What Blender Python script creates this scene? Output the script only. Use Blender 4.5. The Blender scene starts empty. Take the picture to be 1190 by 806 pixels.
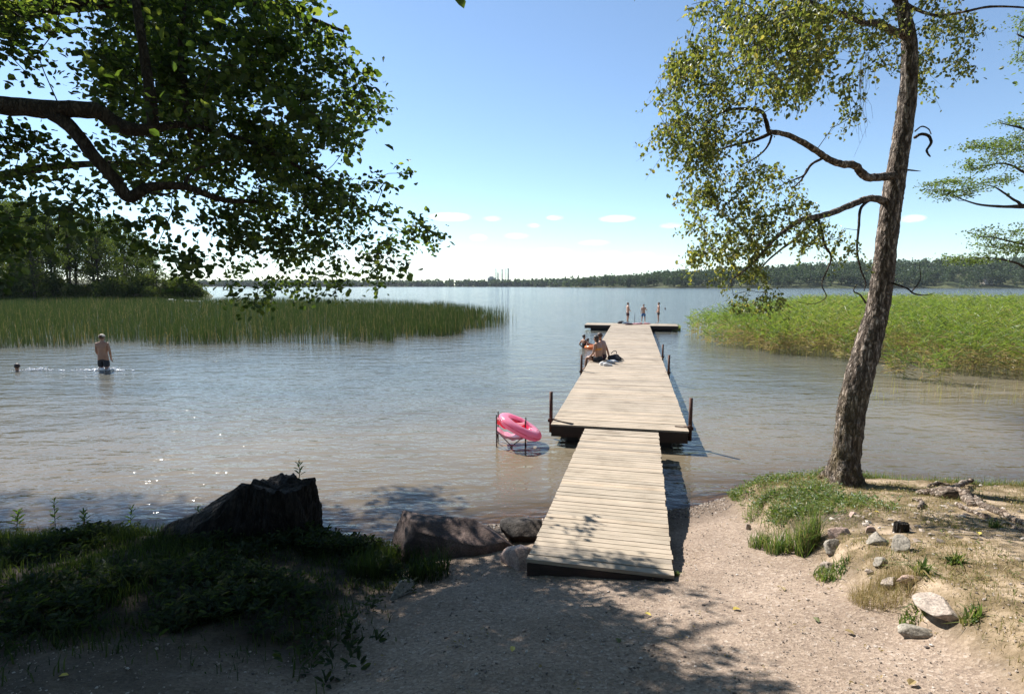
import bpy, bmesh, math, random
import numpy as np
from mathutils import Vector, Matrix
rng = np.random.default_rng(11)
random.seed(5)
sc = bpy.context.scene
COL = sc.collection
R = math.radians

# ------------------------------------------------------------------ camera and pixel helpers
W0, H0, FPX, HOR = 1190.0, 806.0, 650.0, 332.0
PIT = math.atan((H0/2-HOR)/FPX)
CAM = np.array([0.0, 0.0, 3.0])
cp, sp = math.cos(PIT), math.sin(PIT)
def ray(px, py):
    u = (px-W0/2)/FPX; v = (H0/2-py)/FPX
    return np.array([u, cp+v*sp, -sp+v*cp])
def at(px, py, Y):
    d = ray(px, py); return CAM+d*(Y/d[1])
def flat(px, py, z=0.0):
    d = ray(px, py); return CAM+d*((z-CAM[2])/d[2])
def to_px(P):
    P = np.asarray(P, float); r = P-CAM
    f = r[..., 1]*cp-r[..., 2]*sp; u = r[..., 1]*sp+r[..., 2]*cp
    f = np.where(np.abs(f) < 1e-6, 1e-6, f)
    return np.stack([W0/2+FPX*r[..., 0]/f, H0/2-FPX*u/f], -1), f

cd = bpy.data.cameras.new('camera'); cam = bpy.data.objects.new('camera', cd); COL.objects.link(cam)
cam.location = CAM; cam.rotation_euler = (R(90)-PIT, 0, 0)
cd.sensor_width = 36; cd.lens = FPX/W0*36; cd.clip_start = .05; cd.clip_end = 20000
sc.camera = cam

# ------------------------------------------------------------------ sun and sky
SAZ, SEL = R(-40), R(44)          # azimuth from +Y towards +X, elevation
SD = Vector((math.sin(SAZ)*math.cos(SEL), math.cos(SAZ)*math.cos(SEL), math.sin(SEL)))
sl = bpy.data.lights.new('sun', 'SUN'); sl.energy = 5.0; sl.angle = R(.53); sl.color = (1, .955, .88)
so = bpy.data.objects.new('sun', sl); COL.objects.link(so)
so.rotation_euler = SD.to_track_quat('Z', 'Y').to_euler()
wd = bpy.data.worlds.new('World'); sc.world = wd; wd.use_nodes = True
nt = wd.node_tree; nt.nodes.clear()
def N(nt, t, **kw):
    n = nt.nodes.new(t)
    for k, v in kw.items(): setattr(n, k, v)
    return n
def math_(nt, op, a, b=None, c=None, clamp=False):
    n = N(nt, 'ShaderNodeMath', operation=op); n.use_clamp = clamp
    for i, x in enumerate((a, b, c)):
        if x is None: continue
        if isinstance(x, (int, float)): n.inputs[i].default_value = x
        else: nt.links.new(x, n.inputs[i])
    return n.outputs[0]
sky = N(nt, 'ShaderNodeTexSky', sky_type='NISHITA', sun_disc=False)
sky.sun_elevation = SEL; sky.sun_rotation = SAZ; sky.altitude = 20
sky.air_density = .85; sky.dust_density = .05; sky.ozone_density = 2.2
bg = N(nt, 'ShaderNodeBackground'); wo = N(nt, 'ShaderNodeOutputWorld')
bg.inputs[1].default_value = .08
tc = N(nt, 'ShaderNodeTexCoord'); sx = N(nt, 'ShaderNodeSeparateXYZ')
nt.links.new(tc.outputs['Generated'], sx.inputs[0])
az = math_(nt, 'ARCTAN2', sx.outputs[0], sx.outputs[1]); el = math_(nt, 'ARCSINE', sx.outputs[2])
cv = N(nt, 'ShaderNodeCombineXYZ'); nt.links.new(az, cv.inputs[0]); nt.links.new(el, cv.inputs[1])
tot = None
for (px, py, w, h, a) in [(523, 252, 26, 5.5, 1.0), (556, 276, 11, 4.5, .7), (640, 292, 25, 4.5, .9), (717, 254, 22, 4.5, .85),
        (645, 253, 11, 3.4, .6), (672, 305, 22, 4.5, .75), (718, 302, 18, 4.5, .6), (708, 294, 14, 3, .6), (572, 254, 12, 3.5, .35),
        (600, 306, 40, 5, .45), (560, 303, 24, 5, .4), (1060, 254, 12, 4, .65), (770, 301, 8, 3, .6), (500, 310, 40, 7, .45), (420, 300, 50, 9, .5), (835, 292, 30, 5, .3), (600, 274, 16, 4, .4), (690, 282, 20, 3.5, .45), (745, 296, 16, 4, .6), (655, 312, 34, 4, .5), (620, 262, 9, 3, .4), (780, 262, 14, 3.5, .4)]:
    d = ray(px, py); a0 = math.atan2(d[0], d[1]); e0 = math.asin(d[2]/np.linalg.norm(d))
    s = N(nt, 'ShaderNodeVectorMath', operation='SUBTRACT'); nt.links.new(cv.outputs[0], s.inputs[0]); s.inputs[1].default_value = (a0, e0, 0)
    m = N(nt, 'ShaderNodeVectorMath', operation='MULTIPLY'); nt.links.new(s.outputs[0], m.inputs[0]); m.inputs[1].default_value = (FPX/w, FPX/h, 0)
    l = N(nt, 'ShaderNodeVectorMath', operation='LENGTH'); nt.links.new(m.outputs[0], l.inputs[0])
    v = math_(nt, 'SUBTRACT', 1.0, l.outputs['Value'], clamp=True); v = math_(nt, 'MULTIPLY', v, a)
    tot = v if tot is None else math_(nt, 'MAXIMUM', tot, v)
mpn = N(nt, 'ShaderNodeMapping'); mpn.inputs['Scale'].default_value = (26, 75, 1); nt.links.new(cv.outputs[0], mpn.inputs[0])
nz = N(nt, 'ShaderNodeTexNoise'); nz.inputs['Scale'].default_value = 1.6; nz.inputs['Detail'].default_value = 6; nz.inputs['Roughness'].default_value = .6
nt.links.new(mpn.outputs[0], nz.inputs['Vector'])
cm = math_(nt, 'MULTIPLY', tot, math_(nt, 'MULTIPLY_ADD', nz.outputs[0], 6.0, -1.6, clamp=False), clamp=True)
cm = math_(nt, 'MULTIPLY', cm, .95)
mx = N(nt, 'ShaderNodeMix', data_type='RGBA'); nt.links.new(cm, mx.inputs[0]); tint = N(nt, 'ShaderNodeMix', data_type='RGBA', blend_type='MULTIPLY'); tint.inputs[0].default_value = 1; tint.inputs[7].default_value = (.94, 1.02, 1.03, 1); nt.links.new(sky.outputs[0], tint.inputs[6]); hs = N(nt, 'ShaderNodeHueSaturation'); hs.inputs['Saturation'].default_value = .95; nt.links.new(tint.outputs[2], hs.inputs['Color']); nt.links.new(hs.outputs[0], mx.inputs[6]); mx.inputs[7].default_value = (11.5, 11.0, 10.9, 1)
nt.links.new(mx.outputs[2], bg.inputs[0]); nt.links.new(bg.outputs[0], wo.inputs[0])
sc.view_settings.view_transform = 'Standard'; sc.view_settings.look = 'None'; sc.view_settings.exposure = 1.15; sc.view_settings.gamma = 1
sc.cycles.max_bounces = 7; sc.cycles.transparent_max_bounces = 12; sc.cycles.use_denoising = True
sc.cycles.sample_clamp_indirect = 6; sc.cycles.caustics_reflective = False; sc.cycles.caustics_refractive = False

# ------------------------------------------------------------------ object helpers
def link(o, parent=None):
    COL.objects.link(o)
    if parent is not None: o.parent = parent
    return o
def tag(o, label=None, cat=None, group=None, kind=None):
    if label: o['label'] = label
    if cat: o['category'] = cat
    if group: o['group'] = group
    if kind: o['kind'] = kind
    return o
def empty(name, loc=(0, 0, 0), rz=0, **kw):
    o = bpy.data.objects.new(name, None); link(o); o.location = Vector([float(c) for c in loc]); o.rotation_euler = (0, 0, rz); o.empty_display_size = .1
    return tag(o, **kw)
def mesh_np(name, V, faces, mat=None, parent=None, v=None, smooth=False, pv=None):
    """V (n,3); faces: list of int arrays (m,k); v: per-face float list matching faces"""
    V = np.asarray(V, np.float32).reshape(-1, 3)
    me = bpy.data.meshes.new(name)
    me.vertices.add(len(V)); me.vertices.foreach_set('co', V.ravel())
    faces = [np.asarray(f, np.int32) for f in faces if len(f)]
    loops = np.concatenate([f.ravel() for f in faces]); tots = np.concatenate([np.full(len(f), f.shape[1], np.int32) for f in faces])
    st = np.concatenate([[0], np.cumsum(tots)[:-1]]).astype(np.int32)
    me.loops.add(len(loops)); me.polygons.add(len(tots))
    me.loops.foreach_set('vertex_index', loops); me.polygons.foreach_set('loop_start', st)
    me.update(calc_edges=True)
    if v is not None:
        a = me.attributes.new('v', 'FLOAT', 'FACE'); a.data.foreach_set('value', np.concatenate([np.asarray(x, np.float32).ravel() for x in v]))
    if pv is not None:
        for k, arr in pv.items():
            a = me.attributes.new(k, 'FLOAT', 'POINT'); a.data.foreach_set('value', np.asarray(arr, np.float32).ravel())
    me.polygons.foreach_set('use_smooth', np.full(len(tots), bool(smooth)))
    if mat: me.materials.append(mat)
    o = bpy.data.objects.new(name, me); link(o, parent); return o
def bm_obj(name, bm, mat, parent=None, smooth=False):
    me = bpy.data.meshes.new(name); bmesh.ops.recalc_face_normals(bm, faces=bm.faces); bm.to_mesh(me); bm.free()
    if smooth:
        for p in me.polygons: p.use_smooth = True
    me.materials.append(mat); o = bpy.data.objects.new(name, me); link(o, parent); return o
def add_box(bm, c, s, rot=None, bevel=0):
    r = bmesh.ops.create_cube(bm, size=1); vs = r['verts']
    M = Matrix.Translation(Vector(c)) @ (rot.to_4x4() if rot else Matrix.Identity(4)) @ Matrix.Diagonal((s[0], s[1], s[2], 1))
    bmesh.ops.transform(bm, matrix=M, verts=vs)
    if bevel:
        es = list({e for v in vs for e in v.link_edges}); bmesh.ops.bevel(bm, geom=es, offset=bevel, segments=1, affect='EDGES')
def tubes(chains, sides=6, rough=0, seed=0, cap=True):
    """chains: list of (pts (n,3), radii (n,)) -> V, quads, tris"""
    g = np.random.default_rng(seed); Vs, Q, T = [], [], []; off = 0
    ang = np.linspace(0, 2*np.pi, sides, endpoint=False); ca, sa = np.cos(ang), np.sin(ang)
    for P, r in chains:
        P = np.asarray(P, float); r = np.asarray(r, float); n = len(P)
        if n < 2: continue
        t = np.gradient(P, axis=0); t /= np.linalg.norm(t, axis=1)[:, None]+1e-9
        a = np.array([0, 0, 1.]) if abs(t[0][2]) < .9 else np.array([1., 0, 0])
        u = np.cross(t[0], a); u /= np.linalg.norm(u)
        for i in range(n):
            u = u-t[i]*np.dot(u, t[i]); u /= np.linalg.norm(u)+1e-9; w = np.cross(t[i], u)
            rr = r[i]*(1+rough*g.normal(size=sides)) if rough else r[i]
            Vs.append(P[i]+(u[None]*ca[:, None]+w[None]*sa[:, None])*np.reshape(rr, (-1, 1)))
        k = np.arange(sides); k2 = (k+1) % sides
        for i in range(n-1):
            b = off+i*sides; Q.append(np.stack([b+k, b+k2, b+sides+k2, b+sides+k], 1))
        Vs.append(P[-1:]+t[-1:]*r[-1]); Vs.append(P[:1]-t[:1]*r[0]*.3)
        e = off+n*sides; b = off+(n-1)*sides
        T.append(np.stack([b+k, b+k2, np.full(sides, e)], 1)); T.append(np.stack([off+k2, off+k, np.full(sides, e+1)], 1))
        off += n*sides+2
    return np.concatenate(Vs), np.concatenate(Q), np.concatenate(T)
def tube_obj(name, chains, mat, parent=None, sides=6, rough=0, seed=0, smooth=True):
    V, Q, T = tubes(chains, sides, rough, seed); return mesh_np(name, V, [Q, T], mat, parent, smooth=smooth)
def smooth_path(P, r, n=6):
    P = np.asarray(P, float); r = np.asarray(r, float); m = len(P); out, ro = [], []
    for i in range(m-1):
        p0, p1, p2, p3 = P[max(i-1, 0)], P[i], P[i+1], P[min(i+2, m-1)]
        for k in range(n):
            t = k/n
            out.append(.5*((2*p1)+(-p0+p2)*t+(2*p0-5*p1+4*p2-p3)*t*t+(-p0+3*p1-3*p2+p3)*t**3)); ro.append(r[i]*(1-t)+r[i+1]*t)
    out.append(P[-1]); ro.append(r[-1]); return np.array(out), np.array(ro)
def hash2(ix, iy, s):
    h = (ix.astype(np.int64)*374761393+iy.astype(np.int64)*668265263+s*974634777) & 0x7fffffff
    h = ((h ^ (h >> 13))*1274126177) & 0x7fffffff
    return ((h ^ (h >> 16)) & 0xffff)/65535.0
def vn(x, y, s=0):
    ix, iy = np.floor(x), np.floor(y); fx, fy = x-ix, y-iy; fx = fx*fx*(3-2*fx); fy = fy*fy*(3-2*fy)
    a, b, c, d = hash2(ix, iy, s), hash2(ix+1, iy, s), hash2(ix, iy+1, s), hash2(ix+1, iy+1, s)
    return (a*(1-fx)+b*fx)*(1-fy)+(c*(1-fx)+d*fx)*fy
def fbm(x, y, s=0, o=4):
    t = 0; a = .5
    for i in range(o): t = t+a*(vn(x, y, s+i)*2-1); x = x*2.03; y = y*2.03; a *= .5
    return t
def sst(a, b, x): t = np.clip((x-a)/(b-a), 0, 1); return t*t*(3-2*t)
def inpoly(P, poly):
    x, y = P[:, 0], P[:, 1]; c = np.zeros(len(P), bool); n = len(poly)
    for i in range(n):
        (x1, y1), (x2, y2) = poly[i], poly[(i+1) % n]
        c ^= ((y1 > y) != (y2 > y)) & (x < (x2-x1)*(y-y1)/((y2-y1) if y2 != y1 else 1e-9)+x1)
    return c
def samp_poly(poly, n, g=rng):
    p = np.array(poly, float); lo, hi = p.min(0), p.max(0); out = np.zeros((0, 2))
    while len(out) < n:
        q = lo+(hi-lo)*g.random((n*3, 2)); out = np.concatenate([out, q[inpoly(q, poly)]])
    return out[:n]

# ------------------------------------------------------------------ materials
def newmat(name):
    m = bpy.data.materials.new(name); m.use_nodes = True; n = m.node_tree; n.nodes.clear(); o = N(n, 'ShaderNodeOutputMaterial'); return m, n, o
def ramp(nt, fac, stops):
    r = N(nt, 'ShaderNodeValToRGB'); nt.links.new(fac, r.inputs[0]); e = r.color_ramp.elements
    while len(e) > 1: e.remove(e[-1])
    e[0].position = stops[0][0]; e[0].color = (*stops[0][1], 1)
    for p, c in stops[1:]: x = e.new(p); x.color = (*c, 1)
    return r.outputs[0]
def noise(nt, vec, scale, detail=4, rough=.55):
    n = N(nt, 'ShaderNodeTexNoise'); n.inputs['Scale'].default_value = scale; n.inputs['Detail'].default_value = detail; n.inputs['Roughness'].default_value = rough
    if vec is not None: nt.links.new(vec, n.inputs['Vector'])
    return n.outputs[0]
def mapping(nt, src, scale, rot=(0, 0, 0)):
    m = N(nt, 'ShaderNodeMapping'); m.inputs['Scale'].default_value = scale; m.inputs['Rotation'].default_value = rot; nt.links.new(src, m.inputs[0]); return m.outputs[0]
def bump(nt, h, dist, strength=1, prev=None):
    b = N(nt, 'ShaderNodeBump'); b.inputs['Distance'].default_value = dist; b.inputs['Strength'].default_value = strength; nt.links.new(h, b.inputs['Height'])
    if prev is not None: nt.links.new(prev, b.inputs['Normal'])
    return b.outputs[0]
def mixc(nt, f, a, b, mode='MIX'):
    m = N(nt, 'ShaderNodeMix', data_type='RGBA', blend_type=mode)
    for s, x in ((0, f), (6, a), (7, b)):
        if isinstance(x, (int, float)): m.inputs[s].default_value = x
        elif isinstance(x, tuple): m.inputs[s].default_value = (*x, 1)
        else: nt.links.new(x, m.inputs[s])
    return m.outputs[2]
def attr(nt, name): a = N(nt, 'ShaderNodeAttribute'); a.attribute_name = name; return a.outputs['Fac']
def mat_simple(name, c1, c2=None, rough=.6, scale=8, bmp=0, spec=.4, metal=0, trans=0, stretch=(1, 1, 1), bs=None, sub=0):
    m, n, o = newmat(name); b = N(n, 'ShaderNodeBsdfPrincipled'); t = N(n, 'ShaderNodeTexCoord').outputs['Object']
    v = mapping(n, t, stretch); f = noise(n, v, scale, 5)
    c2 = c2 or tuple(x*.75 for x in c1)
    n.links.new(ramp(n, f, [(.32, c1), (.68, c2)]), b.inputs['Base Color'])
    b.inputs['Roughness'].default_value = rough; b.inputs['Specular IOR Level'].default_value = spec; b.inputs['Metallic'].default_value = metal; b.inputs['Transmission Weight'].default_value = trans
    if bmp: n.links.new(bump(n, noise(n, v, bs or scale*3, 5), bmp), b.inputs['Normal'])
    n.links.new(b.outputs[0], o.inputs[0]); return m
def mat_leaf(name, stops, tstops, tmix=.4, gl=.07, rough=.35):
    m, n, o = newmat(name); v = attr(n, 'v')
    d = N(n, 'ShaderNodeBsdfDiffuse'); t = N(n, 'ShaderNodeBsdfTranslucent'); g = N(n, 'ShaderNodeBsdfGlossy'); g.inputs['Roughness'].default_value = rough; g.inputs[0].default_value = (.8, .85, .9, 1)
    n.links.new(ramp(n, v, stops), d.inputs[0]); n.links.new(ramp(n, v, tstops), t.inputs[0])
    a = N(n, 'ShaderNodeMixShader'); a.inputs[0].default_value = tmix; n.links.new(d.outputs[0], a.inputs[1]); n.links.new(t.outputs[0], a.inputs[2])
    b = N(n, 'ShaderNodeMixShader'); b.inputs[0].default_value = gl; n.links.new(a.outputs[0], b.inputs[1]); n.links.new(g.outputs[0], b.inputs[2])
    n.links.new(b.outputs[0], o.inputs[0]); return m

M_alder = mat_leaf('alder_leaf', [(0, (.018, .034, .010)), (.7, (.032, .058, .014)), (1, (.07, .10, .02))], [(0, (.05, .09, .01)), (.7, (.13, .22, .022)), (1, (.42, .50, .06))], .38, .03, .45)
M_birch = mat_leaf('birch_leaf', [(0, (.06, .08, .026)), (.65, (.125, .145, .042)), (1, (.26, .235, .08))], [(0, (.14, .19, .03)), (.7, (.32, .35, .05)), (1, (.60, .52, .09))], .42, .04, .42)
M_right = mat_leaf('fine_leaf', [(0, (.04, .07, .02)), (1, (.11, .15, .04))], [(0, (.12, .2, .03)), (1, (.30, .40, .06))], .4, .05, .5)
M_far = mat_leaf('distant_leaf', [(0, (.024, .036, .012)), (.7, (.05, .068, .018)), (1, (.10, .11, .03))], [(0, (.05, .08, .012)), (.8, (.13, .18, .025)), (1, (.28, .28, .05))], .35, .01, .6)
M_forest = mat_leaf('shore_forest_leaf', [(0, (.018, .036, .016)), (.5, (.035, .06, .02)), (1, (.075, .105, .035))], [(0, (.03, .06, .02)), (1, (.10, .15, .04))], .25, .02, .6)
M_rush = mat_leaf('rush_stem', [(0, (.022, .038, .013)), (.8, (.045, .068, .021)), (1, (.24, .19, .08))], [(0, (.035, .06, .015)), (.8, (.08, .12, .025)), (1, (.28, .22, .08))], .25, .01, .5)
M_reed = mat_leaf('reed_leaf', [(0, (.09, .13, .03)), (.45, (.15, .19, .045)), (.72, (.20, .21, .06)), (.86, (.36, .28, .13)), (1, (.42, .32, .17))], [(0, (.22, .34, .04)), (.5, (.36, .46, .05)), (.75, (.42, .40, .1)), (1, (.4, .28, .12))], .45, .04, .5)
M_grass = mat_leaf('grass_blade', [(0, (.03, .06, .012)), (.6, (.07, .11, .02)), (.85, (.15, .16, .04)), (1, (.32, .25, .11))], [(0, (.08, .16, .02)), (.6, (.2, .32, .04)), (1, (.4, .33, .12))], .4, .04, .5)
M_shadegrass = mat_leaf('shade_dark_grass', [(0, (.010, .017, .006)), (.6, (.020, .032, .009)), (1, (.05, .06, .018))], [(0, (.03, .06, .01)), (.6, (.10, .15, .02)), (1, (.22, .26, .04))], .35, .02, .6)  # grass colours lowered so the bank's shade is partly painted in
M_dry = mat_leaf('dry_grass', [(0, (.07, .10, .02)), (.3, (.14, .14, .04)), (.6, (.28, .21, .09)), (1, (.40, .30, .15))], [(0, (.16, .24, .03)), (.5, (.3, .25, .08)), (1, (.4, .3, .14))], .35, .03, .6)

def mat_bark(name, c_dark, c_mid, c_light, vs=9, bm=.03, light_w=.62, stretch=(1, 1, .35), moss=None, per=False):
    m, n, o = newmat(name); b = N(n, 'ShaderNodeBsdfPrincipled'); t = N(n, 'ShaderNodeTexCoord').outputs['Object']
    v = mapping(n, t, stretch)
    vo = N(n, 'ShaderNodeTexVoronoi', feature='DISTANCE_TO_EDGE'); vo.inputs['Scale'].default_value = vs
    nn = N(n, 'ShaderNodeTexNoise'); nn.inputs['Scale'].default_value = vs*.8; nn.inputs['Detail'].default_value = 5; n.links.new(v, nn.inputs['Vector'])
    ad = N(n, 'ShaderNodeVectorMath', operation='ADD'); n.links.new(v, ad.inputs[0])
    sc_ = N(n, 'ShaderNodeVectorMath', operation='SCALE'); n.links.new(nn.outputs['Color'], sc_.inputs[0]); sc_.inputs['Scale'].default_value = .5; n.links.new(sc_.outputs[0], ad.inputs[1])
    n.links.new(ad.outputs[0], vo.inputs['Vector'])
    crack = math_(n, 'MULTIPLY', vo.outputs['Distance'], 5.0, clamp=True)
    c = ramp(n, noise(n, v, vs*2.2, 6, .65), [(.3, c_dark), (.48, c_mid), (light_w+.02, c_light)])
    c = mixc(n, math_(n, 'MULTIPLY_ADD', crack, .65, .35), c_dark, c)
    if moss:
        gz = N(n, 'ShaderNodeSeparateXYZ'); gg = N(n, 'ShaderNodeNewGeometry'); n.links.new(gg.outputs['Position'], gz.inputs[0])
        f = math_(n, 'MULTIPLY', math_(n, 'MULTIPLY_ADD', gz.outputs[2], -.55, 1.25, clamp=True), math_(n, 'MULTIPLY_ADD', noise(n, t, 5, 4), 3.2, -1.2, clamp=True), clamp=True)
        c = mixc(n, math_(n, 'MULTIPLY', f, .75), c, moss)
    n.links.new(c, b.inputs['Base Color']); b.inputs['Roughness'].default_value = .85; b.inputs['Specular IOR Level'].default_value = .25
    h = math_(n, 'MULTIPLY_ADD', noise(n, v, vs*3, 6, .7), .5, math_(n, 'MULTIPLY', crack, .7))
    n.links.new(bump(n, h, bm), b.inputs['Normal']); n.links.new(b.outputs[0], o.inputs[0]); return m
M_birchbark = mat_bark('birch_bark', (.045, .032, .025), (.17, .13, .10), (.50, .42, .36), 11, .06, .6, (1, 1, .32), (.16, .12, .045))
M_twig = mat_bark('dark_twig_bark', (.02, .015, .012), (.06, .045, .035), (.12, .1, .08), 16, .01)
M_alderbark = mat_bark('alder_bark', (.018, .014, .011), (.05, .04, .03), (.10, .085, .07), 10, .02)
M_log = mat_bark('weathered_log', (.04, .028, .02), (.16, .115, .085), (.36, .30, .25), 9, .02, .55, (.35, 1, 1))
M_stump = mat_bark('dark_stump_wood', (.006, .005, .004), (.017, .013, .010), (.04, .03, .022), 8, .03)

def mat_rock(name, c1, c2, c3, sc_=3, bm=.03):
    m, n, o = newmat(name); b = N(n, 'ShaderNodeBsdfPrincipled'); t = N(n, 'ShaderNodeTexCoord').outputs['Object']
    c = ramp(n, noise(n, t, sc_, 6, .6), [(.3, c1), (.5, c2), (.7, c3)])
    sp_ = ramp(n, noise(n, t, 60, 3, .7), [(.35, (.55, .55, .55)), (.65, (1.25, 1.22, 1.2))]); c = mixc(n, 1.0, c, sp_, 'MULTIPLY')
    n.links.new(c, b.inputs['Base Color']); b.inputs['Roughness'].default_value = .8; b.inputs['Specular IOR Level'].default_value = .3
    h = bump(n, noise(n, t, sc_*3, 8, .65), bm); n.links.new(bump(n, noise(n, t, 70, 3), bm*.12, 1, h), b.inputs['Normal'])
    n.links.new(b.outputs[0], o.inputs[0]); return m
M_rockred = mat_rock('reddish_granite', (.035, .025, .022), (.085, .056, .047), (.19, .13, .11), 3)  # tones lowered to paint in the shade lying on the boulder
M_rockdark = mat_rock('dark_wet_rock', (.02, .017, .015), (.045, .036, .03), (.09, .07, .055), 3)
M_rockgrey = mat_rock('grey_stone', (.16, .145, .12), (.26, .235, .20), (.37, .335, .285), 6, .01)
M_rockpink = mat_rock('pinkish_stone', (.28, .19, .16), (.38, .28, .24), (.46, .36, .31), 6, .01)
M_rockpale = mat_rock('pale_stone', (.25, .20, .17), (.33, .28, .24), (.42, .36, .31), 6, .01)

def mat_deck():
    m, n, o = newmat('weathered_deck_board'); b = N(n, 'ShaderNodeBsdfPrincipled'); t = N(n, 'ShaderNodeTexCoord').outputs['Object']
    v = attr(n, 'v'); off = N(n, 'ShaderNodeCombineXYZ'); n.links.new(math_(n, 'MULTIPLY', v, 37.0), off.inputs[0]); n.links.new(math_(n, 'MULTIPLY', v, 91.0), off.inputs[1])
    ad = N(n, 'ShaderNodeVectorMath', operation='ADD'); n.links.new(t, ad.inputs[0]); n.links.new(off.outputs[0], ad.inputs[1])
    g = noise(n, mapping(n, ad.outputs[0], (2.2, 60, 60)), 1.5, 6, .65); g2 = noise(n, t, 1.7, 5, .6)
    c = ramp(n, g, [(.25, (.20, .16, .115)), (.5, (.36, .305, .24)), (.75, (.45, .385, .31))])
    c = mixc(n, 1.0, c, ramp(n, v, [(0, (.70, .70, .71)), (.25, (.92, .92, .92)), (.8, (1.02, 1.0, .98)), (1, (1.12, 1.06, 1.0))]), 'MULTIPLY')
    c = mixc(n, 1.0, c, ramp(n, g2, [(.28, (.66, .63, .60)), (.45, (.93, .92, .9)), (.62, (1.05, 1.03, 1.02))]), 'MULTIPLY')
    n.links.new(c, b.inputs['Base Color']); b.inputs['Roughness'].default_value = .75; b.inputs['Specular IOR Level'].default_value = .25
    n.links.new(bump(n, g, .003), b.inputs['Normal']); n.links.new(b.outputs[0], o.inputs[0]); return m
M_deck = mat_deck()
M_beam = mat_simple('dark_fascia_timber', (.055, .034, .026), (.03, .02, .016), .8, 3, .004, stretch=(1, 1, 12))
M_float = mat_simple('black_float', (.018, .018, .017), (.03, .03, .028), .7, 5)
M_rust = mat_simple('rusty_steel', (.11, .045, .028), (.05, .025, .018), .7, 14, .002, metal=.3)

# ------------------------------------------------------------------ terrain
SHX = [-60, -12, -8, -5, -3.3, -2.4, -1.7, -1.1, -.5, .3, 1.5, 2.4, 3.0, 3.8, 5, 7, 9, 11.5, 20, 60]
SHY = [9, 7.2, 6.45, 6.4, 6.6, 6.55, 6.25, 6.25, 6.7, 6.95, 7.15, 7.35, 7.7, 8.05, 8.1, 7.75, 8.2, 12, 15, 20]
FU = [-2.5, -.95, -.55, -.2, 0, .07, .12, .2, .3, .6, .95, 2.5]
FY = [700, 1400, 1700, 1750, 1700, 1500, 1150, 950, 830, 780, 740, 600]
FH = [20, 1, 1, 1, 2, 3, 3, 5, 14, 32, 42, 42]
def terr(x, y):
    x = np.asarray(x, float); y = np.asarray(y, float)
    s = np.interp(x, SHX, SHY)+.12*fbm(x*.9, y*.9, 3, 3)-y     # >0 on land
    L = np.minimum(.15*s+.011*s*s, 1.5+.02*s)
    L = np.where(s > 0, L, np.maximum(.16*s, -2.5))
    edge = x-2.75-.28*fbm(x*1.3, y*1.3, 9, 3)-.10*(y-5)
    mound = .25*sst(-.1, .35, edge)*sst(.0, .5, s)*sst(1.4, 4.2, y)
    e2 = -(x+1.25)+.3*fbm(x*1.2, y*1.2, 19, 3)
    bank = .10*sst(-.2, .7, e2)*sst(0, .45, s)*sst(2.9, 4.6, y)*(1-.5*sst(-2.2, -1.2, x))
    det = np.where(s > 0, 1, .3)*(.05*fbm(x*1.6, y*1.6, 5, 4)+.022*fbm(x*4.2, y*4.2, 15, 3)+.012*fbm(x*9, y*9, 6, 3)*(np.hypot(x, y) < 25))*sst(-.4, .6, s)
    z = L+mound+bank+det
    # far side of the lake
    u = x/np.maximum(y, 1.); f = y-np.interp(u, FU, FY)-30*fbm(u*14, u*0+.5, 31, 3)
    hf = np.interp(u, FU, FH)
    far = np.where(f > 0, .4+np.minimum(f*.02, 1.2)+hf*(1-np.exp(-np.maximum(f, 0)/130)), -3)
    z = np.where((y > 100) & (f > -200), np.maximum(np.clip(f*.02, -3, .4)*(f <= 0)+far*(f > 0), z), z)
    # headland on the left, beyond the rush bed
    q = ((x+140)/110)**2+((y-158)/68)**2+np.maximum(0, (x+.565*y)/7)+.25*fbm(x/25, y/25, 44, 3)
    z = np.maximum(z, np.where(q < 1.2, (1-q)*5, -9))
    return z
def ground_pt(px, py):
    d = ray(px, py); t = 1.0; last = 1.0
    ts = np.linspace(1, 30, 3000); P = CAM[None]+d[None]*ts[:, None]
    k = np.argmax(P[:, 2] < terr(P[:, 0], P[:, 1])); return P[k]
def terr1(x, y): return float(terr(np.array([x]), np.array([y]))[0])

tx = np.linspace(-np.arcsinh(3200/4.), np.arcsinh(3200/4.), 640); xs = 4*np.sinh(tx)
ty = np.linspace(-np.arcsinh(60/4.), np.arcsinh(4200/4.), 560); ys = 4.5+4*np.sinh(ty)
X, Y = np.meshgrid(xs, ys); Z = terr(X, Y)
def grid_faces(nx, ny):
    i = np.arange((nx-1)*(ny-1)); r, c = i//(nx-1), i % (nx-1); a = r*nx+c; return np.stack([a, a+1, a+nx+1, a+nx], 1)
S = np.interp(X, SHX, SHY)-Y
edgeR = X-2.75-.28*fbm(X*1.3, Y*1.3, 9, 3)-.10*(Y-5)
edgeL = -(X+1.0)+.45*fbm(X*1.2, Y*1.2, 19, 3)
heap = np.exp(-((X-3.25)/.42)**2-((Y-5.35)/.38)**2)*sst(.3, .7, vn(X*5, Y*5, 88)+.25)
mR = sst(-.15, .25, edgeR)*(S > -.3)
mL = np.maximum(sst(-.2, .5, edgeL)*sst(2.9, 3.8, Y+.4*fbm(X, Y, 51, 3)), .75*sst(.2, 1.6, edgeL))*(S > -.3)  # left bank soil, spread over bottom-left gravel to deepen its shade
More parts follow.
